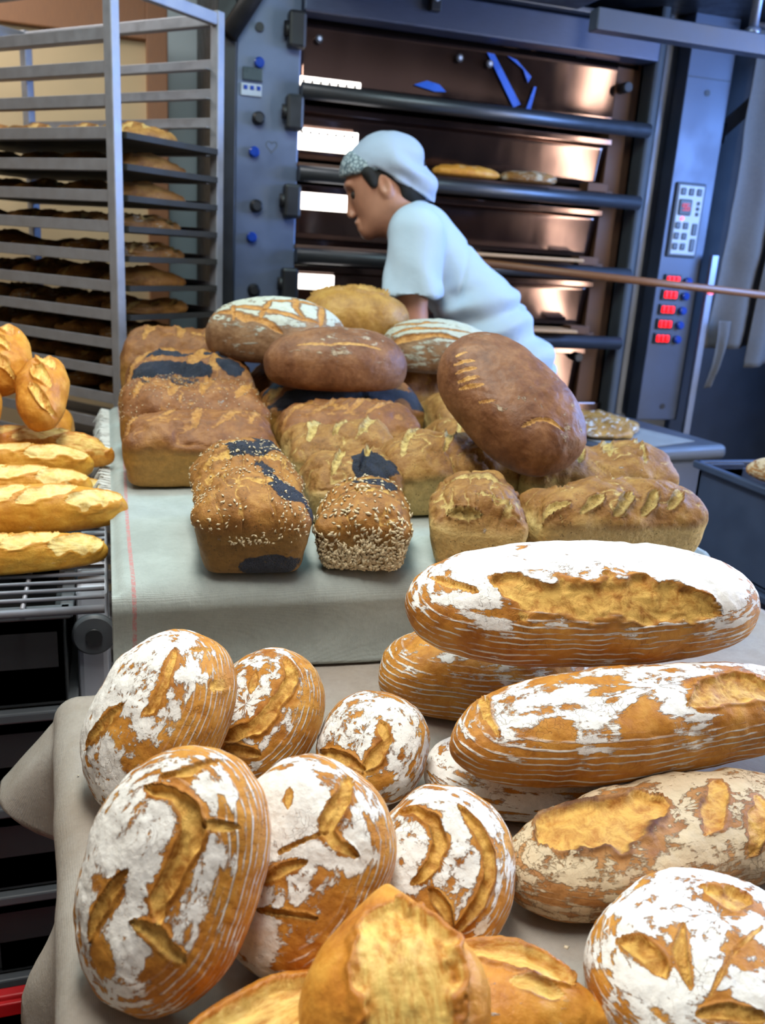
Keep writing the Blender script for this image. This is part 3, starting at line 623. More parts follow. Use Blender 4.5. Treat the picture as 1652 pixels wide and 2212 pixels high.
tinloaf('grain tin loaf wedged behind the big brown loaf', 'grain', (.74, 1.56, zu), (.27, .16, .112), 0, N=56, cracks=.004, scores=diag(3, -.5, .6, .55, .006, .006))
tinloaf('grain tin loaf below the ribbed pale loaf', 'grain', (.80, 1.80, zu), (.25, .18, .118), 0, N=48, cracks=.003, scores=diag(3, -.5, .6, .5))
tinloaf('plain tin loaf at the back right below the golden loaf', 'tin', (.78, 2.10, zu), (.26, .18, .15), 0, N=40)
# loaves lying on top of them
def hatch():
    s = []
    for k in (-.62, -.22, .2, .62): s.append(([(k-.12, -.72), (k+.12, .8)], .0058, .0035, .3, .1))
    for k in (-.45, .1, .6): s.append(([(-.85, k-.12), (0, k), (.85, k+.14)], .0058, .0035, .3, .1))
    return s
top = 'loaves lying on the tin loaves'
loaf('oval_loaf', 'grey floured oval loaf scored with a lattice, on top at the back', 'bread', 'hatch', 'h',
     ((.365, 1.985, 1.222), (0, 0, .07), (.320, .235, .142)), top, N=120, flour=.72, fside=.22, fnoise=.4, lump=.003, scores=[([(-0.66, -0.17), (-0.71, -0.61)], 0.0050, .003, .3, .1), ([(-0.17, -0.39), (-0.40, -0.83)], 0.0050, .003, .3, .1), ([(0.26, -0.02), (0.13, -0.62), (0.24, -0.84)], 0.0051, .003, .3, .1), ([(0.62, -0.13), (0.45, -0.84)], 0.0062, .003, .3, .1), ([(-0.90, 0.09), (-0.58, -0.68), (-0.29, -0.88), (-0.10, -0.98)], 0.0060, .003, .3, .1), ([(-0.68, -0.25), (-0.24, -0.72), (0.15, -0.84), (0.44, -0.82)], 0.0050, .003, .3, .1), ([(-0.22, -0.38), (0.20, -0.39), (0.72, -0.17)], 0.0052, .003, .3, .1)])
loaf('oval_loaf', 'dark brown oval rye loaf with one lengthwise slash, on top in the middle', 'bread', 'rye', 'h',
     ((.453, 1.765, 1.197), (0, 0, -.052), (.301, .20, .125)), top, N=76, flour=.30, fnoise=.5, lump=.003, scores=[([(-0.63, -0.63), (-0.19, -0.80), (0.50, -0.73)], 0.0037, .002, .4, .2)])
loaf('oval_loaf', 'pale floured oval loaf with fine ribs, behind the dark oval loaf', 'bread', 'hatch', 'h',
     ((.770, 2.03, 1.2), (0, 0, -.052), (.286, .225, .126)), top, N=100, flour=.74, fside=.45, fnoise=.35, lump=.003, scores=[([(-0.89, 0.26), (-0.46, -0.36), (0.04, -0.41)], 0.0033, .003, .4, .4), ([(-0.87, -0.27), (-0.26, -0.63), (0.45, -0.68)], 0.0033, .003, .4, .4), ([(-0.86, -0.49), (-0.53, -0.75), (0.32, -0.88)], 0.0065, .004, .5, .3)])
loaf('oval_loaf', 'golden loaf with a raised slash at the very back of the pile', 'bread', 'ochre', 'h',
     ((.585, 2.13, 1.264), (0, 0, -.052), (.277, .185, .120)), top, N=64, flour=.05, fnoise=.2, scores=[([(-.7, .35), (-.1, .05), (.5, -.25)], .030, .008, 1.2, .3)])
loaf('oval_loaf', 'big brown loaf slung over the pile, its rounded end towards the viewer', 'bread', 'rye', 'h',
     ((.614, 1.293, 1.224), (-.285, -.56, 2.03), (.282, .178, .108)), top, N=84, n=2.5, flour=.22, fnoise=.4, lump=.004, scores=[([(0.61, 0.67), (0.57, 0.47)], 0.0029, .002, .4, .1), ([(0.54, 0.78), (0.41, 0.51)], 0.0029, .002, .4, .1), ([(0.43, 0.85), (0.31, 0.60)], 0.0036, .002, .4, .1), ([(0.33, 0.91), (0.19, 0.68)], 0.0036, .002, .4, .1), ([(0.25, 0.94), (0.08, 0.71)], 0.0036, .002, .4, .1), ([(-0.05, 0.90), (-0.17, 0.73)], 0.0028, .002, .4, .1), ([(-0.58, 0.64), (-0.60, 0.39), (-0.65, 0.22), (-0.81, 0.02)], 0.0035, .003, .4, .1)])

# ------------------------------------------------------------------ baguettes on the wire shelf at the left
SH = empty('wire_shelf', (-.30, 1.46, .99), label='chrome wire shelf carrying the baguettes at the left', cat='shelf')
for k in range(20): cyl('wire', (-.30, -.285+k*.03, .006), (.285, -.285+k*.03, .006), .0032, MT['rack'], SH, n=8)
for x in (-.26, -.10, .06, .18): cyl('cross_wire', (x, -.305, 0), (x, .30, 0), .0035, MT['rack'], SH, n=8)
for y in (-.305, .30): cyl('edge_wire', (-.30, y, -.004), (.285, y, -.004), .006, MT['rack'], SH, n=10)
zs = 1.0025
bg = 'baguettes on the wire shelf'
def bslash(n, a=-.85, b=.85, w=.013, d=.004, sl=.12): return [([(a+(b-a)*(k+.05)/n, -.72), (a+(b-a)*(k+.5)/n+sl*.5, -.35), (a+(b-a)*(k+.95)/n+sl, .05)], w, d, .6, .4) for k in range(n)]
def bag(label, place, **k):
    k.setdefault('N', 56); k.setdefault('n', 2.5); k.setdefault('lump', .003); k.setdefault('scores', bslash(4))
    return loaf('baguette', label, 'bread', 'baguette', 'h', place, bg, **k)
bag('golden baguette lying lowest at the front of the wire shelf', ((-.156, 1.280, zs), (0, 0, .105), (.295, .066, .052)), pt=.12)
bag('golden baguette whose round end overlaps the linen cloth', ((-.140, 1.374, 1.035), (.1, 0, .087), (.321, .080, .066)), pt=.1)
bag('pale baguette third from the front on the wire shelf', ((-.181, 1.480, 1.046), (0, 0, 0), (.296, .062, .060)))
bag('pale baguette with one long slash, fourth from the front', ((-.187, 1.565, 1.062), (0, 0, 0), (.314, .057, .062)), scores=bslash(3))
loaf('baguette', 'orange brown baguette with a dark pointed tip touching the cloth edge', 'bread', 'gold', 'h', ((-.170, 1.672, 1.055), (0, 0, -.07), (.355, .070, .076)), bg, N=56, n=2.3, pt=.35, scores=bslash(4))
bag('golden baguette underneath the others at the back of the shelf', ((-.17, 1.60, zs), (0, 0, .02), (.33, .07, .056)), N=32)
bag('golden baguette underneath the pale ones on the shelf', ((-.17, 1.47, zs), (0, 0, .02), (.30, .07, .045)), N=32)
loaf('baguette', 'knobbly golden baguette on top whose brown end points at the viewer', 'bread', 'gold', 'h', ((-.104, 1.640, 1.178), (-.254, -.608, 1.455), (.150, .075, .068)), bg, N=56, n=2.6, lump=.006, scores=bslash(3, w=.009, d=.006))
loaf('baguette', 'knobbly golden baguette on top at the left edge of the picture', 'bread', 'gold', 'h', ((-.176, 1.72, 1.222), (-.317, -.581, 1.567), (.150, .086, .072)), bg, N=56, n=2.6, lump=.007, scores=bslash(3, w=.009, d=.006))
loaf('baguette', 'brown baguette end half cut off by the left edge', 'bread', 'gold', 'h', ((-.212, 1.62, 1.160), (-.254, -.45, 1.55), (.150, .078, .068)), bg, N=40, n=2.6, lump=.005, scores=bslash(3, w=.009))
loaf('baguette', 'small golden knob of bread behind the brown tipped baguette', 'bread', 'gold', 'h', ((-.105, 1.83, zs+.05), (-.2, -.5, 1.3), (.16, .07, .07)), bg, N=32, n=2.4, lump=.006)

# dark crates stacked below the shelf
def crate(label, c, s, mat, rim, group=None, grille=False):
    t = empty('stacking_crate', c, label=label, cat='crate', group=group)
    W, D, H = s; th = .012
    box('bottom_panel', (0, 0, th/2), (W, D, th), MT[mat], t, .002)
    for sy in (-1, 1):
        bm = bmesh.new()
        add_box(bm, (0, sy*(D/2-th/2), H*.22), (W, th, H*.36), .002)
        add_box(bm, (0, sy*(D/2-th/2), H*.83), (W, th, H*.2), .002)
        for sx in (-1, 1): add_box(bm, (sx*(W/2-W*.11), sy*(D/2-th/2), H*.5), (W*.22, th, H*.96), .002)
        link('long_side', bmesh_done(bm, 'long_side'), MT[mat], t)
    for sx in (-1, 1): box('short_side', (sx*(W/2-th/2), 0, H*.5), (th, D, H*.96), MT[mat], t, .002)
    bm = bmesh.new()
    for sy in (-1, 1): add_box(bm, (0, sy*(D/2+.004), H-.008), (W+.02, .018, .016), .003)
    for sx in (-1, 1): add_box(bm, (sx*(W/2+.004), 0, H-.008), (.018, D+.02, .016), .003)
    link('rim', bmesh_done(bm, 'rim'), MT[rim], t)
    if grille:
        for k in range(7): box('slat', (0, -D/2-.003, H*(.12+.1*k)), (W*.92, .006, H*.03), MT['grille'], t, 0)
    return t
MT['rim_grey'] = plain('worn_crate_rim', (.10, .115, .13), .45, 0)
cz = [(.21, .155), (.368, .15), (.521, .15), (.674, .15), (.827, .153)]
pos = ['second from the floor', 'third from the floor', 'fourth from the floor', 'fifth from the floor', 'topmost below the baguette shelf']
for (z, h), p_ in zip(cz, pos):
    crate('charcoal plastic crate, %s in the left stack' % p_, (-.335, 1.42, z), (.53, .46, h), 'crate_dark', 'rim_grey', 'charcoal crates')
crate('red plastic crate at the bottom of the left stack', (-.345, 1.42, .0), (.53, .48, .207), 'red', 'red')
crate('red plastic crate standing on the floor in front of the left stack', (-.37, .90, .0), (.50, .44, .395), 'red', 'red')
tr = empty('trolley_panel', (-.034, 1.40, 0), label='pale blue plastic trolley upright with a grey wheel between crates and linen', cat='trolley')
box('upright', (0, 0, .49), (.044, .32, .98), MT['white_plastic'], tr, .008)
w_ = cyl('wheel', (.002, -.178, .915), (.002, -.162, .915), .031, MT['rim_grey'], tr, n=32, bev=.003)
cyl('hub', (.002, -.183, .915), (.002, -.176, .915), .012, MT['crate_dark'], w_, n=20)

# ------------------------------------------------------------------ rack with trays, behind at the left
cB, cD, cC, cA = [np.array(p) for p in ((.026, 2.305), (.293, 2.544), (-.209, 3.101), (-.476, 2.862))]
# keep it rectangular: B near corner, BD the short open end, BA the long side
eS = (cD-cB); lS = np.linalg.norm(eS); eS = eS/lS; eL = np.array([-eS[1], eS[0]]); lL = .76
RK = empty('tray_rack', (*cB, 0), math.atan2(eS[1], eS[0]), label='tall aluminium tray rack on wheels holding dark trays of bread', cat='rack')
zl = [1.915-.0705*k for k in range(24)]
for x, y in ((0, 0), (lS, 0), (lS, lL), (0, lL)): box('post', (x, y, 1.08), (.027, .027, 1.92), MT['rack'], RK, .003)
for (x, sgn) in ((0, 1), (lS, -1)):
    for z in zl:
        bm = bmesh.new(); add_box(bm, (x, lL/2, z), (.004, lL-.026, .027), .001); add_box(bm, (x+sgn*.014, lL/2, z-.0125), (.026, lL-.026, .003), 0)
        link('rail', bmesh_done(bm, 'rail'), MT['rack'], RK)
for y in (0, lL):
    for z in (2.02, .14): box('cross_bar', (lS/2, y, z), (lS-.026, .024, .03), MT['rack'], RK, .003)
for x in (0, lS):
    for z in (2.02, .14): box('cross_bar', (x, lL/2, z), (.024, lL-.026, .03), MT['rack'], RK, .003)
for x, y in ((0, 0), (lS, 0), (lS, lL), (0, lL)): cyl('wheel', (x-.012, y, .06), (x+.012, y, .06), .06, MT['black'], RK, n=20, bev=.004)
ordn = ['top', 'second', 'third', 'fourth', 'fifth', 'sixth', 'seventh', 'eighth', 'ninth', 'tenth']
flatm = [loaf_mesh('flat_loaf', 'h', (.26, .145, .040), N=20, seed=70+k, flour=f_, fside=f_*.6, lump=.012, n=2.6, scores=bslash(3, w=.01))[0] for k, f_ in enumerate((.0, .0, .45, .2))]
for m_ in flatm: m_.materials.append(MT['darkback'])
rl = random.Random(3)
Rk = Matrix.Translation((*cB, 0)) @ Matrix.Rotation(math.atan2(eS[1], eS[0]), 4, 'Z')
for k in range(10):
    z = zl[3+k]-.011
    bm = bmesh.new(); add_box(bm, (0, 0, .002), (lS-.04, lL+.02, .003), 0)
    for s_ in (-1, 1):
        add_box(bm, (s_*(lS-.04)/2, 0, .008), (.003, lL+.02, .014), 0); add_box(bm, (0, s_*(lL+.02)/2, .008), (lS-.04, .003, .014), 0)
    t = link('baking_tray', bmesh_done(bm, 'baking_tray'), MT['trayblack'])
    t.matrix_world = Rk @ Matrix.Translation((lS/2, lL/2-.01, z))
    tag(t, 'dark baking tray of flat loaves, %s loaded tray of the rack' % ordn[k], 'tray', 'trays in the rack')
    for j in range(4):
        o = link('flat_loaf', flatm[0 if k < 3 else rl.choice((0, 1, 2, 3)) if k < 6 else rl.choice((1, 2, 3))])
        o.matrix_world = Rk @ Matrix.Translation((lS/2+rl.uniform(-.012, .012), .10+j*.178, z+.0045)) @ Matrix.Rotation(rl.uniform(-.12, .12)+(0 if rl.random() < .5 else math.pi), 4, 'Z')
        tag(o, 'flat brown loaf on the %s loaded rack tray, %s from the open end' % (ordn[k], ('first', 'second', 'third', 'fourth')[j]), 'bread', 'flat loaves on the %s loaded tray' % ordn[k])

# ------------------------------------------------------------------ deck oven
OV = empty('deck_oven', (1.2, 2.95, 0), label='large steel deck oven with browned glossy door flaps and control column', cat='oven')
def ob(name, x0, x1, y0, y1, z0, z1, mat, bev=.004, parent=None):
    return box(name, ((x0+x1)/2-1.2, (y0+y1)/2-2.95, (z0+z1)/2), (x1-x0, y1-y0, z1-z0), MT[mat], parent or OV, bev)
lc = ob('left_column', .395, .592, 2.93, 3.6, 0, 2.45, 'panel_left')
ob('black_edge', .335, .394, 2.92, 3.55, 0, 2.45, 'black')
dg = cyl('black_brace', (.365-1.2, -.05, 2.06), (.62-1.2, -.05, 2.46), .028, MT['black'], OV)
rc_ = ob('right_column', 1.975, 2.162, 2.93, 3.6, .90, 2.45, 'panel')
ob('right_column_foot', 1.975, 2.162, 2.97, 3.6, 0, .90, 'dark_steel')
ob('recess_panel', 1.872, 1.974, 3.0, 3.5, .0, 2.45, 'dark_steel')
ob('inner_post', 1.835, 1.872, 2.92, 3.0, .0, 2.42, 'post', .012)
ob('inner_post_seam', 1.915, 1.921, 2.992, 3.0, .9, 2.4, 'black', 0)
ob('copper_side', 1.735, 1.834, 3.0, 3.5, .5, 2.16, 'copper')
ob('back_panel', .592, 1.835, 3.5, 3.55, 0, 2.45, 'brown_steel')
ob('lower_front', .592, 1.835, 2.97, 3.02, 0, .96, 'brown_steel')
ob('top_beam', .592, 1.835, 2.90, 2.99, 2.155, 2.255, 'beam', .006)
ob('canopy', .60, 1.50, 2.45, 3.5, 2.262, 2.5, 'black', .02)
ob('canopy_lip', .60, 1.85, 2.86, 2.93, 2.258, 2.275, 'dark_steel', .004)
ob('canopy_end', 1.50, 2.35, 2.7, 3.5, 2.33, 2.5, 'black', .01)
bk = ob('canopy_bracket', .985, 1.02, 2.87, 2.90, 2.20, 2.26, 'black', .004); cyl('bolt', (1.0025-1.2, -.09, 2.235), (1.0025-1.2, -.078, 2.235), .010, MT['white_plastic'], bk, n=14)
bz = [1.935, 1.695, 1.444, 1.197]
for z in bz:
    b_ = cyl('handle_bar', (.592-1.2, -.045, z), (1.835-1.2, -.045, z), .024, MT['bar'], OV, n=24)
# door flaps: the top one closed, the lower ones leaning in a little
def flap(z0, z1, lean, x1=1.735, mat='brown_steel'):
    bm = bmesh.new(); n = 40
    h = z1-z0; vs = []
    for i in range(n+1):
        x = .592+(x1-.592)*i/n
        for j in range(9):
            s_ = j/8; y = 3.0+lean*(1-s_)+.0007*math.sin(x*9+z0*7)+.003*math.sin(s_*3.1)
            vs.append(bm.verts.new((x-1.2, y-2.95, z0+h*s_)))
    for i in range(n):
        for j in range(8): bm.faces.new((vs[i*9+j], vs[(i+1)*9+j], vs[(i+1)*9+j+1], vs[i*9+j+1]))
    me = bmesh_done(bm, 'door_flap'); o = link('door_flap', me, MT[mat], OV, True)
    m_ = o.modifiers.new('solid', 'SOLIDIFY'); m_.thickness = .006; m_.offset = -1
    return o
f0 = flap(1.955, 2.155, .0, 1.82)
for (x, z) in ((1.136, 2.10), (1.245, 2.095), (.66, 2.10)):
    c_ = cyl('bolt', (x-1.2, .046, z), (x-1.2, .03, z), .012, MT['dark_steel'], f0, n=18); cyl('washer', (x-1.2, .031, z), (x-1.2, .026, z), .006, MT['white_plastic'], c_, n=14)
def film(pts, lab):
    prism('film_scrap', [(x-1.2, z) for x, z in pts], 1, .0425, .0445, MT['film'], f0)
film([(.985, 2.005), (1.03, 2.022), (1.075, 2.015), (1.10, 1.995), (1.06, 1.992)], 0)
film([(1.235, 2.13), (1.262, 2.128), (1.375, 1.985), (1.350, 1.972)], 1)
film([(1.31, 2.128), (1.345, 2.12), (1.405, 2.075), (1.395, 2.055), (1.372, 2.095)], 2)
film([(1.395, 1.965), (1.415, 1.972), (1.428, 2.045), (1.420, 2.046)], 3)
for (z0, z1) in ((1.75, 1.885), (1.50, 1.645), (1.25, 1.395), (.965, 1.165)): flap(z0, z1, .025)
for (x, z) in ((1.76, 2.075), (1.70, 1.135)): cyl('hinge_knob', (x-1.2, .05, z), (x-1.2, .0, z), .018, MT['black'], OV, n=18, bev=.003)
for z in (1.71, 1.46, 1.213): ob('hearth', .592, 1.735, 2.95, 3.5, z, z+.016, 'stone', .003)
for z in bz[1:]: ob('hearth_lip', .592, 1.735, 2.925, 2.955, z+.02, z+.034, 'copper', .003)
for z in bz: ob('deck_edge', .592, 1.735, 2.97, 3.02, z-.052, z-.03, 'brown_steel', .003)
for z in (1.72, 1.47, 1.225): ob('stop_block', 1.62, 1.70, 2.90, 2.96, z, z+.03, 'copper', .003)
# strips at the left end of the decks; glow imitates brightly lit perforated metal
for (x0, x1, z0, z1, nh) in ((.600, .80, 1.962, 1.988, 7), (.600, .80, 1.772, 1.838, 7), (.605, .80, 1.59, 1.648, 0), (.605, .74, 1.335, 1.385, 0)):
    lcv = ob('glow_strip', x0, x1, 2.972, 2.990, z0, z1, 'glow_strip', .003)
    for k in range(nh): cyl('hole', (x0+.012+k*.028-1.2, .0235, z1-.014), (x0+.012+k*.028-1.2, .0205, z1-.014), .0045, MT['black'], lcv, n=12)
# fittings of the left column
for z in (2.10, 1.869, 1.609, 1.352):
    h_ = ob('latch', .545, .60, 2.885, 2.93, z-.052, z+.052, 'black', .010)
    cyl('latch_pin', (.545-1.2, -.045, z-.02), (.545-1.2, -.045, z+.02), .013, MT['black'], h_, n=14)
for (x, z) in ((.463, 1.844), (.461, 1.587), (.458, 1.327)): cyl('knob', (x-1.2, -.02, z), (x-1.2, -.05, z), .021, MT['black'], lc, n=24, bev=.005, r2=.018)
for (x, z) in ((.451, 1.746), (.448, 1.491)): cyl('button', (x-1.2, -.02, z), (x-1.2, -.042, z), .016, MT['blue_knob'], lc, n=24, bev=.004)
cyl('button', (.462-1.2, -.02, 2.0), (.462-1.2, -.04, 2.0), .015, MT['blue_knob'], lc, n=20, bev=.003)
cyl('socket', (.462-1.2, -.02, 2.098), (.462-1.2, -.03, 2.098), .013, MT['black'], lc, n=18)
dsp = ob('timer_display', .412, .475, 2.918, 2.93, 1.948, 1.985, 'lcd', .003, None)
kp = ob('timer_keys', .408, .472, 2.922, 2.93, 1.905, 1.940, 'keypad', .002)
for k in range(3): ob('key', .416+k*.020, .428+k*.020, 2.919, 2.923, 1.922, 1.934, 'blue_knob', .001, kp)
# a little heart scratched on the column
pts = []
for k in range(28):
    a = 2*math.pi*k/28; pts.append((.508+.0011*16*math.sin(a)**3-1.2, -.0205, 1.768+.0012*(13*math.cos(a)-5*math.cos(2*a)-2*math.cos(3*a)-math.cos(4*a))))
bm = bmesh.new()
for k in range(28): add_cyl(bm, pts[k], pts[(k+1) % 28], .0014, n=6)
link('scratched_heart', bmesh_done(bm, 'scratched_heart'), MT['rim_grey'], lc)
# control column
cp = ob('control_panel', 1.995, 2.122, 2.920, 2.93, 1.520, 1.782, 'key', .006)
ff = ob('panel_foil', 2.005, 2.112, 2.917, 2.921, 1.530, 1.772, 'keypad', .002)
def key(x0, x1, z0, z1, mat='key'): return ob('key', x0, x1, 2.914, 2.918, z0, z1, mat, .0035, cp)
for k in range(3): key(2.013+k*.034, 2.034+k*.034, 1.738, 1.763)
for r in range(3):
    for k in range(2): key(2.010+k*.033, 2.031+k*.033, 1.620-r*.037, 1.644-r*.037)
key(2.083, 2.104, 1.60, 1.642); key(2.083, 2.104, 1.542, 1.588)
for k in range(3): key(2.088, 2.101, 1.668+k*.019, 1.681+k*.019)
md = ob('display', 2.012, 2.066, 2.912, 2.918, 1.668, 1.724, 'black', .004, cp)
for (x0, x1, z0, z1) in ((2.026, 2.054, 1.705, 1.709), (2.026, 2.054, 1.695, 1.699), (2.026, 2.054, 1.684, 1.688), (2.024, 2.028, 1.696, 1.708), (2.052, 2.056, 1.685, 1.698), (2.038, 2.042, 1.685, 1.708)):
    box('digit', ((x0+x1)/2-1.2, -.0395, (z0+z1)/2), (x1-x0, .003, z1-z0), MT['led_dim'], cp, 0)
cyl('indicator', (2.034-1.2, -.032, 1.657), (2.034-1.2, -.037, 1.657), .007, MT['led_pink'], cp, n=14)
for k in range(5):
    z = 1.437-.0545*k; x = 2.040-.002*k
    fr = ob('deck_display', x-.036, x+.036, 2.921, 2.93, z-.020, z+.020, 'black', .003)
    for j in range(3): box('digit', (x+(-.019+.019*j)-1.2, -.031, z), (.0172, .006, .026), MT['led'], fr, .004)
    cyl('button', (x+.067-1.2, -.02, z-.003), (x+.067-1.2, -.038, z-.003), .015, MT['blue_knob'], OV, n=20, bev=.004)
cyl('screw_hole', (2.068-1.2, -.0195, 2.085), (2.068-1.2, -.0225, 2.085), .011, MT['black'], rc_, n=16)
cyl('screw_hole', (2.085-1.2, -.0195, .955), (2.085-1.2, -.0225, .955), .011, MT['black'], rc_, n=16)
ob('column_seam', 1.975, 2.162, 2.928, 2.931, 2.13, 2.133, 'black', 0)
st = ob('guide_strip', 2.166, 2.196, 2.88, 2.90, .80, 1.535, 'steel', .003)
cyl('indicator', (2.181-1.2, -.07, 1.405), (2.181-1.2, -.078, 1.405), .013, MT['led_pink'], st, n=14)
# loader rail and strut at the upper right
LR = tag(box('loader_rail', (1.93, 2.40, 2.118), (1.27, .05, .055), MT['panel'], None, .004), 'blue-grey square steel loader rail crossing the upper right corner', 'rail')
hg = empty('rail_hanger', (1.83, 2.42, 2.146), label='thin upright hanger joining the loader rail to the ceiling', cat='hanger'); cyl('rod', (0, 0, 0), (0, 0, .60), .014, MT['steel'], hg); cyl('nut', (0, 0, .0), (0, 0, .02), .022, MT['steel'], hg, n=6)
STR = empty('wall_strut', (2.165, 2.99, 1.95), label='slanting steel strut between the control column and the right wall', cat='strut')
box('flat_bar', (.22, 0, .20), (.58, .012, .05), MT['steel'], STR, .002, Matrix.Rotation(-math.atan2(.4, .44), 3, 'Y')); box('end_plate', (.02, .0, .02), (.05, .02, .07), MT['panel'], STR, .002)
MT['dark_wall'] = plain('dark_wall', (.045, .05, .062), .6, 0)
struct('wall_corner', (2.56, 3.25, 1.375), (.7, .1, 2.75), 'dark_wall')

# bread and boards on the hearths
def deckloaf(label, x, y, z, dims, rz=0, mat='darkback', **k): return loaf('deck_loaf', label, 'bread', mat, 'h', ((x, y, z), (0, 0, rz), dims), 'loaves baking in the oven', N=32, lump=.006, **k)
deckloaf('flat golden loaf at the mouth of the upper oven deck, right of the cap', 1.17, 2.925, 1.7285, (.24, .12, .038), .05, 'gold', flour=.2)
deckloaf('pale flat loaf at the mouth of the upper oven deck, next to the golden one', 1.40, 2.925, 1.7285, (.20, .13, .036), -.05, flour=.5, fside=.4)
def board(label, c, s, rz, mat='peel_wood', rx=0):
    o = box('loading_board', (0, 0, s[2]/2), s, MT[mat], None, .004); o.location = c; o.rotation_euler = (rx, 0, rz); tag(o, label, 'board'); return o
board('pale wooden loading board in the oven mouth behind the baker\'s shoulder', (1.30, 2.91, 1.4785), (.62, .13, .012), -.02)
board('pale wooden loading board in the oven mouth behind the baker\'s waist', (1.33, 2.91, 1.2315), (.58, .13, .012), -.02)
# the long wooden handle of a peel
PE = empty('oven_peel', (1.10, 2.70, 1.46), label='long brown wooden peel handle held by the baker, reaching out to the right', cat='peel')
a_ = Vector((-.16, .037, .008)); b_ = Vector((1.30, -.28, -.062))
cyl('handle', a_, b_, .0125, MT['pole_wood'], PE, n=20, bev=.003)
cyl('end_cap', a_+(a_-b_).normalized()*.02, a_+(b_-a_).normalized()*.01, .0145, MT['black'], PE, n=20, bev=.003)

# ------------------------------------------------------------------ right-hand side: loader bed, flat bread, apron, crates
LB = empty('loader_table', (1.60, 2.51, 0), R_(9), label='grey-blue round-edged loader table in front of the oven', cat='table')
box('table_bed', (0, 0, .925), (.50, .56, .05), MT['bed'], LB, .022, seg=4)
box('table_body', (0, .01, .72), (.47, .53, .36), MT['panel'], LB, .012)
box('table_plinth', (0, .01, .27), (.44, .50, .54), MT['dark_steel'], LB, .01)
s_ = tag(box('paper_sheet', (0, 0, 0), (.34, .36, .002), plain('grey_paper', (.25, .25, .23), .8), None, 0), 'grey baking paper sheet under the flat bread on the loader table', 'paper'); s_.location = (1.57, 2.43, .952); s_.rotation_euler = (0, 0, R_(20))
loaf('flat_bread', 'golden flat bread with floury edge lying on the grey loader table', 'bread', 'ochre', 'h', ((1.53, 2.50, .9545), (0, 0, .9), (.40, .27, .036)), None, N=48, n=2.4, lump=.014, flour=.0, fside=.30)
AP = []
def hang(name, label, x0, x1, z0, z1, y, amp, k, ph, taper=0.):
    xs_ = np.linspace(0, 1, 60); zz = np.linspace(0, 1, 50)
    P = np.zeros((50, 60, 3)); s1, z_ = np.meshgrid(xs_, zz)
    P[..., 0] = x0+(x1-x0)*s1+(.03*np.sin(z_*3+ph))*z_-taper*(s1-.5)*z_; P[..., 2] = z1+(z0-z1)*z_+.02*s1*z_; P[..., 1] = y+amp*np.sin(s1*k+ph+z_*.8)*(.4+.6*z_)
    me_o = grid_cloth(name, P, 'apron', .006, 31, None, 7)
    tag(me_o, label, 'apron'); return me_o
hang('hanging_apron', 'long grey-beige apron hanging beside the control column', 2.20, 2.48, 1.19, 2.30, 2.86, .030, 9, .4)
hang('hanging_apron', 'narrow grey apron hanging right of the long apron', 2.36, 2.50, 1.13, 2.2, 2.80, .02, 6, 2)
hang('apron_strap', 'loose cloth strap dangling below the long apron', 2.21, 2.265, 1.04, 1.30, 2.84, .012, 5, 1, .03)
PG = empty('coat_rail', (2.36, 2.90, 2.29), label='steel coat rail carrying the aprons on the right', cat='rail'); cyl('rod', (-.2, -.04, .015), (.2, -.04, .015), .012, MT['steel'], PG); box('bracket', (0, .13, .015), (.03, .34, .03), MT['steel'], PG)
cr = [(.40, 'lowest'), (.62, 'middle'), (.84, 'topmost')]
for z, p_ in cr: crate('dark blue plastic crate, %s of the stack at the right edge' % p_, (1.56, 1.47, z), (.52, .36, .217), 'crate_blue', 'crate_blue', 'blue crates', True)
dl = empty('crate_dolly', (1.56, 1.47, 0), label='dark dolly under the blue crates at the right edge', cat='dolly'); box('deck', (0, 0, .36), (.54, .38, .075), MT['crate_dark'], dl, .01)
for sx in (-1, 1):
    for sy in (-1, 1): cyl('wheel', (sx*.2-.015, sy*.14, .16), (sx*.2+.015, sy*.14, .16), .16, MT['black'], dl, n=20)
loaf('flat_loaf', 'floury flat loaf lying on the blue crates at the right edge', 'bread', 'beige', 'h', ((1.445, 1.475, 1.058), (0, 0, .25), (.30, .18, .05)), None, N=44, n=2.5, lump=.008, flour=.7, fside=.5)

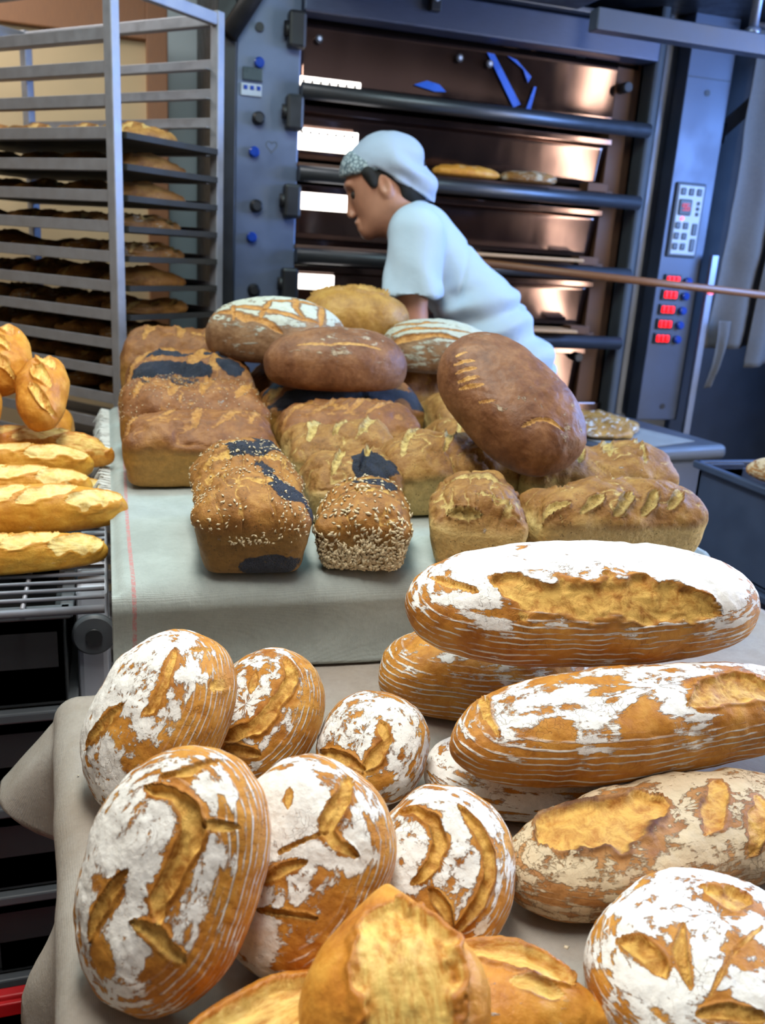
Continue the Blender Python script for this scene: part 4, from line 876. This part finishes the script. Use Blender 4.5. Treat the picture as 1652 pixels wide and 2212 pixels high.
# ------------------------------------------------------------------ the baker (signed distance field -> one continuous surface)
def nets(f, lo, h):
    s = f < 0; nx, ny, nz = f.shape
    c = [s[i:nx-1+i, j:ny-1+j, k:nz-1+k] for i in (0, 1) for j in (0, 1) for k in (0, 1)]
    tot = sum(x.astype(np.int8) for x in c); act = np.argwhere((tot > 0) & (tot < 8))
    idx = -np.ones((nx-1, ny-1, nz-1), np.int32); idx[tuple(act.T)] = np.arange(len(act))
    off = np.array([(i, j, k) for i in (0, 1) for j in (0, 1) for k in (0, 1)])
    val = np.stack([f[tuple((act+o).T)] for o in off], 1)
    acc = np.zeros((len(act), 3)); cnt = np.zeros(len(act))
    for a in range(8):
        for b in range(a+1, 8):
            if np.abs(off[a]-off[b]).sum() != 1: continue
            m = (val[:, a] < 0) != (val[:, b] < 0)
            t = np.where(m, val[:, a]/np.where(m, val[:, a]-val[:, b], 1), 0)
            acc += m[:, None]*(off[a]+t[:, None]*(off[b]-off[a])); cnt += m
    V = lo+(act+acc/cnt[:, None])*h
    Fs = []
    for ax in range(3):
        u, v = (ax+1) % 3, (ax+2) % 3
        sl0 = [slice(1, -1)]*3; sl1 = [slice(1, -1)]*3; sl0[ax] = slice(0, -1); sl1[ax] = slice(1, None)
        a = s[tuple(sl0)]; b = s[tuple(sl1)]; e = np.argwhere(a != b)
        if not len(e): continue
        fl = a[tuple(e.T)]
        base = e.copy(); base[:, u] += 1; base[:, v] += 1
        q = []
        for du, dv in ((-1, -1), (0, -1), (0, 0), (-1, 0)):
            o = base.copy(); o[:, u] += du; o[:, v] += dv; q.append(idx[tuple(o.T)])
        q = np.stack(q, 1); q[~fl] = q[~fl][:, ::-1]; Fs.append(q)
    return V, np.concatenate(Fs)
class Field:
    def __init__(s, lo, hi, h):
        s.lo = np.array(lo, float); s.h = h; s.n = np.ceil((np.array(hi)-lo)/h).astype(int)+1; s.f = np.full(s.n, .06, np.float32)
    def reg(s, a, b, m):
        i0 = np.clip(np.floor((np.minimum(a, b)-m-s.lo)/s.h).astype(int), 0, s.n-1); i1 = np.clip(np.ceil((np.maximum(a, b)+m-s.lo)/s.h).astype(int)+1, 1, s.n)
        sl = tuple(slice(x, y) for x, y in zip(i0, i1))
        g = np.meshgrid(*[s.lo[k]+s.h*np.arange(i0[k], i1[k]) for k in range(3)], indexing='ij')
        return sl, np.stack(g, -1)
    def put(s, sl, d, k, sub=False):
        f = s.f[sl]
        if sub:
            hh = np.clip(.5-.5*(f+d)/k, 0, 1); s.f[sl] = (f+(-d-f)*hh+k*hh*(1-hh)).astype(np.float32)
        else:
            hh = np.clip(.5+.5*(f-d)/k, 0, 1); s.f[sl] = (f+(d-f)*hh-k*hh*(1-hh)).astype(np.float32)
    def cone(s, a, ra, b, rb, k=.02, sub=False):
        a = np.array(a, float); b = np.array(b, float); sl, p = s.reg(a, b, max(ra, rb)+k+.065)
        if min(p.shape) == 0: return
        ab = b-a; t = np.clip(((p-a)@ab)/max(ab@ab, 1e-12), 0, 1)
        d = np.linalg.norm(p-a-t[..., None]*ab, axis=-1)-(ra+(rb-ra)*t); s.put(sl, d, k, sub)
    def ell(s, c, r, Rm, k=.02, sub=False):
        c = np.array(c, float); r = np.array(r, float); sl, p = s.reg(c, c, r.max()+k+.065)
        q = (p-c)@Rm; k0 = np.linalg.norm(q/r, axis=-1); k1 = np.linalg.norm(q/r**2, axis=-1)
        s.put(sl, k0*(k0-1)/np.maximum(k1, 1e-6), k, sub)
    def cut(s, p0, n):
        """remove everything on the +n side of the plane"""
        sl, p = s.reg(s.lo, s.lo+s.h*s.n, 0); s.f[sl] = np.maximum(s.f[sl], ((p-np.array(p0))@np.array(n)).astype(np.float32))
    def mesh(s, name, relax=2, noise=None):
        V, Fq = nets(s.f, s.lo, s.h)
        for _ in range(relax):
            A = np.zeros_like(V); n = np.zeros(len(V))
            for i in range(4):
                j = Fq[:, (i+1) % 4]
                for k in range(3): A[:, k] += np.bincount(Fq[:, i], V[j, k], len(V))+np.bincount(j, V[Fq[:, i], k], len(V))
                n += np.bincount(Fq[:, i], minlength=len(V))+np.bincount(j, minlength=len(V))
            V = V*.5+.5*A/n[:, None]
        if noise is not None: V = V+vnormals(V, Fq)*noise(V)[:, None]
        me = npmesh(name, V, Fq); me.shade_smooth(); return me
# sagittal plane of the baker, seen edge-on across the view: s() turns a picture point at lateral offset c into space
mA = np.array([math.sin(R_(17)), math.cos(R_(17)), 0]); S0 = np.array([.75, 2.45, 0])
fwd = np.array([-mA[1], mA[0], 0]); KP = 2.45/F
def sp(px, py, c=0.):
    d = RC.T@np.array([(px-CX)/F, -(py-CY)/F, -1.]); t = ((S0+mA*c-EYE)@mA)/(d@mA); return EYE+d*t
def basis(ang):
    """columns: in-plane axis rotated by ang from the picture's right, its perpendicular (up), lateral"""
    e1 = sp(901, 400)-sp(801, 400); e1 /= np.linalg.norm(e1); e2 = np.cross(mA, e1)*-1
    if e2[2] < 0: e2 = -e2
    a = R_(ang); return np.stack([e1*math.cos(a)+e2*math.sin(a), -e1*math.sin(a)+e2*math.cos(a), mA], 1)
def px(v): return v*KP
PN = empty('person', (1.15, 2.36, 0), label='baker in white T-shirt and pale cap bending forward in front of the oven', cat='person')
lo, hi = np.array([.42, 1.92, 0.]), np.array([1.55, 2.98, 1.82])
B = Field(lo, hi, .0046)
# head
fa = basis(19.5)        # face leaning forward and down
B.ell(sp(832, 372), (px(80), px(64), .076), basis(28), .03)
B.ell(sp(806, 428), (px(47), px(80), .064), fa, .03)
for c in (-.048, .048): B.cone(sp(842, 440, c), px(17), sp(798, 496, c*.3), px(15), .03)
B.cone(sp(797, 498), px(14), sp(793, 502), px(13), .015)
B.cone(sp(757, 416), px(6), sp(757, 462), px(8.5), .010); B.cone(sp(760, 466, -.012), px(6), sp(760, 466, .012), px(6), .008)
B.ell(sp(755, 400), (px(12), px(9), .046), fa, .012)
B.cone(sp(774, 482, -.015), px(8), sp(774, 482, .015), px(8), .006); B.cone(sp(780, 494, -.013), px(8), sp(780, 494, .013), px(8), .006)
for c in (-.033, .033): B.ell(sp(756, 419, c), (px(11), px(9), .014), fa, .008, True)
B.ell(sp(766, 487.5), (px(9), px(1.6), .020), basis(8), .004, True)
for c in (-.074, .074):
    B.ell(sp(832, 400, c), (px(15), px(25), .010), basis(14), .008); B.ell(sp(830, 398, c*1.12), (px(8), px(14), .007), basis(14), .005, True)
B.cone(sp(850, 430), px(44), sp(893, 515), px(50), .03)
# trunk
for c in (-.07, .07):
    B.cone(sp(918, 525, c), px(55), sp(1040, 680, c), px(62), .04); B.cone(sp(1040, 680, c), px(62), sp(1105, 800, c*1.1), px(72), .04)
B.cone(sp(902, 510, -.15), px(38), sp(902, 510, .15), px(38), .03)
hipL, hipR = sp(1115, 830, -.09), sp(1115, 830, .09)
footL, footR = np.array([1.08, 2.24, .09]), np.array([1.24, 2.44, .09])
for h_, f_ in ((hipL, footL), (hipR, footR)):
    kn = (h_+f_)/2+fwd*.05; B.cone(h_, .085, kn, .058, .03); B.cone(kn, .058, f_, .042, .02); B.cone(f_, .042, f_+fwd*.13-[0, 0, .045], .036, .02)
def arm(sh, el, wr, curl, k):
    B.cone(sh, .050, el, .040, .02); B.cone(el, .041, wr, .027, .015)
    d = (wr-el)/np.linalg.norm(wr-el); side = np.cross(d, curl); side /= np.linalg.norm(side)
    pal = wr+d*.075; B.cone(wr+side*.018, .017, pal+side*.026, .016, .012); B.cone(wr-side*.018, .017, pal-side*.026, .016, .012); B.cone(wr, .018, pal, .017, .012)
    for j, (o, L_) in enumerate(((-.031, .058), (-.011, .072), (.011, .068), (.031, .052))):
        p0 = pal+side*o; p1 = p0+(d*.8+curl*.5)/np.linalg.norm(d*.8+curl*.5)*L_*.5; p2 = p1+(curl*.95+d*.15)*L_*.33; p3 = p2+(curl*.7-d*.65)*L_*.3
        for a, b, r1, r2 in ((p0, p1, .0095, .009), (p1, p2, .009, .0083), (p2, p3, .0083, .0072)): B.cone(a, r1, b, r2, .003)
    t0 = wr+d*.025+side*k*.030; t1 = t0+(side*k*.6+d*.5+curl*.3)*.035; t2 = t1+(d*.6+curl*.7-side*k*.15)*.03
    B.cone(t0, .012, t1, .0105, .006); B.cone(t1, .0105, t2, .009, .003)
shL, elL = sp(893, 510, -.19), sp(889, 690, -.19); wrL = sp(835, 770, -.03)
dn = np.array([0, 0, -1.])
arm(shL, elL, wrL, dn*.9+mA*.2, 1)
shR, elR = sp(905, 512, .18), sp(985, 640, .27)
ph = np.array([1.10, 2.70, 1.46])+np.array([-.12, .028, .007])    # a point on the peel handle
arm(shR, elR, ph-np.array([-.02, -.055, .05])-fwd*.05, np.array([-.1, .5, .6]), -1)
bd = link('body', B.mesh('body', 2), MT['skin']); tag(bd, 'tanned face, neck and arms')
for c in (-.033, .033):
    bm = bmesh.new(); bmesh.ops.create_icosphere(bm, subdivisions=3, radius=.0115, matrix=Matrix.Translation(sp(766, 421, c*.94))); link('eye', bmesh_done(bm, 'eye'), MT['eye'], PN, True)
for c in (-.034, .034):
    bm = bmesh.new(); a = [sp(749, 404, c*.55), sp(755, 401, c), sp(764, 401, c*1.35)]
    add_cyl(bm, a[0], a[1], .0035, n=8); add_cyl(bm, a[1], a[2], .0035, .002, n=8); link('eyebrow', bmesh_done(bm, 'eyebrow'), MT['hair'], PN, True)
# hair
Hh = Field((.5, 2.2, 1.4), (1.0, 2.72, 1.9), .0046)
Hh.ell(sp(840, 375), (px(80), px(64), .081), basis(28), .01); Hh.ell(sp(880, 405), (px(46), px(44), .066), basis(-30), .03)
Hh.ell(sp(786, 470), (px(62), px(100), .12), fa, .006, True)
Hh.cone(sp(838, 418, -.12), px(26), sp(838, 418, .12), px(26), .008, True)
for c in (-.074, .074): Hh.cone(sp(796, 372, c), px(15), sp(806, 396, c), px(9), .012)
link('hair', Hh.mesh('hair', 1), MT['hair'], PN)
# cap: a full crown slumping backwards over a patterned band
Cp = Field((.5, 2.2, 1.4), (1.05, 2.72, 1.9), .005)
Cp.ell(sp(818, 352), (px(82), px(52), .088), basis(22), .02)
Cp.ell(sp(848, 355), (px(66), px(50), .100), basis(-30), .04)
Cp.cone(sp(862, 366), px(42), sp(900, 402), px(34), .05); Cp.cone(sp(900, 402), px(34), sp(930, 434), px(13), .03)
Cp.cone(sp(870, 380, -.05), px(24), sp(912, 414, -.03), px(20), .03); Cp.cone(sp(870, 380, .05), px(24), sp(912, 414, .03), px(20), .03)
upd = basis(0)
def cutline(p, q):
    a, b = sp(*p), sp(*q); t = (b-a)/np.linalg.norm(b-a); n = np.cross(t, mA); n = n if n[2] < 0 else -n
    return a, n
# the lower edge follows the brow, passes above the ear and drops to the nape
sl, p_ = Cp.reg(Cp.lo, Cp.lo+Cp.h*Cp.n, 0)
a1, n1 = cutline((736, 380), (812, 368)); a2, n2 = cutline((812, 368), (945, 446))
dcut = np.minimum((p_-a1)@n1, 9); d2 = (p_-a2)@n2
Cp.f[sl] = np.maximum(Cp.f[sl], np.where(((p_-sp(812, 368))@basis(0)[:, 0]) < 0, dcut, d2).astype(np.float32))
def folds(V): return .006*np.sin(((V-sp(870, 370))@basis(-38)[:, 1])*95+6*fbm(V*9, 3, 2))*sm(((V-sp(800, 370))@basis(-38)[:, 0]), .0, .1)+.006*fbm(V*17, 8, 3)
link('cap', Cp.mesh('cap', 2, folds), MT['cap'], PN)
Bd = Field((.5, 2.2, 1.4), (1.05, 2.72, 1.9), .005)
Bd.ell(sp(817, 353), (px(86), px(55), .091), basis(22), .01)
sl, p_ = Bd.reg(Bd.lo, Bd.lo+Bd.h*Bd.n, 0)
a3, n3 = cutline((736, 386), (820, 372)); a4, n4 = cutline((752, 324), (822, 366)); n4 = -n4
x_ = (p_-sp(818, 370))@basis(0)[:, 0]
Bd.f[sl] = np.maximum.reduce([Bd.f[sl], ((p_-a3)@n3).astype(np.float32), ((p_-a4)@n4).astype(np.float32), x_.astype(np.float32)])
link('cap_band', Bd.mesh('cap_band', 1, lambda V: .004*fbm(V*40, 5, 2)), MT['band'], PN)
# T-shirt
T = Field(lo, hi, .0052)
for c in (-.075, .075):
    T.cone(sp(912, 518, c), px(68), sp(1040, 682, c), px(78), .05); T.cone(sp(1040, 682, c), px(78), sp(1108, 805, c*1.1), px(84), .05); T.cone(sp(1108, 805, c*1.1), px(84), sp(1125, 880, c*1.2), px(90), .04)
T.cone(sp(898, 500, -.145), px(50), sp(898, 500, .145), px(50), .04)
T.cone(sp(888, 468), px(40), sp(905, 500), px(52), .03)
T.cone(sp(900, 505, .185), px(54), sp(962, 600, .255), px(58), .02)
T.cone(sp(840, 425), px(50), sp(880, 492), px(46), .008, True)      # neck opening
SL = Field(lo, hi, .0052)                                            # near sleeve with a straight hem
SL.cone(sp(900, 508, -.175), px(56), sp(890, 660, -.205), px(62), .01); SL.cut(sp(890, 638, -.205), -basis(-2)[:, 1])
hh = np.clip(.5+.5*(T.f-SL.f)/.012, 0, 1); T.f = (T.f+(SL.f-T.f)*hh-.012*hh*(1-hh)).astype(np.float32)
def shirtfold(V):
    q = V-sp(960, 560); b = basis(0); x = q@b[:, 0]; y = q@b[:, 1]; c = q@mA
    f = .011*np.sin((y*1.0-x*.25)*75+7*fbm(V*6, 4, 2))*sm(-y, .04, .14)*sm(x, -.06, .02)
    f += .009*np.sin((x*.8+y*.5)*60+6*fbm(V*7, 9, 2))*(1-sm(x, -.02, .05))*sm(-y, -.05, .1)
    seam = np.exp(-(((x-.030-(y+.1)*.22))/.006)**2)*sm(y, -.14, -.08)*(1-sm(y, .06, .1))*(c < -.05)
    return f+.006*fbm(V*8, 2, 3)-.005*seam
link('t_shirt', T.mesh('t_shirt', 1, shirtfold), MT['shirt'], PN)
# trousers and shoes (hidden behind the table)
Tr = Field(np.array([.85, 1.95, 0.]), np.array([1.6, 2.8, 1.15]), .012)
for h_, f_ in ((hipL, footL), (hipR, footR)):
    kn = (h_+f_)/2+fwd*.05; Tr.cone(h_, .115, kn, .085, .05); Tr.cone(kn, .085, f_+[0, 0, .03], .068, .03)
Tr.cone(hipL, .12, hipR, .12, .05)
link('trousers', Tr.mesh('trousers', 2), MT['trouser'], PN)
for f_ in (footL, footR):
    Sh = Field(f_-[.3, .25, .12], f_+[.3, .25, .15], .008); Sh.cone(f_-[0, 0, .04], .052, f_+fwd*.15-[0, 0, .05], .046, .03); Sh.cut((0, 0, .004), (0, 0, -1)); link('shoe', Sh.mesh('shoe', 1), MT['shoe'], PN)
# the baker's parts were modelled in room coordinates: hang them on the empty without moving them
bd.parent = PN
for ch in PN.children: ch.location = (-1.15, -2.36, 0)
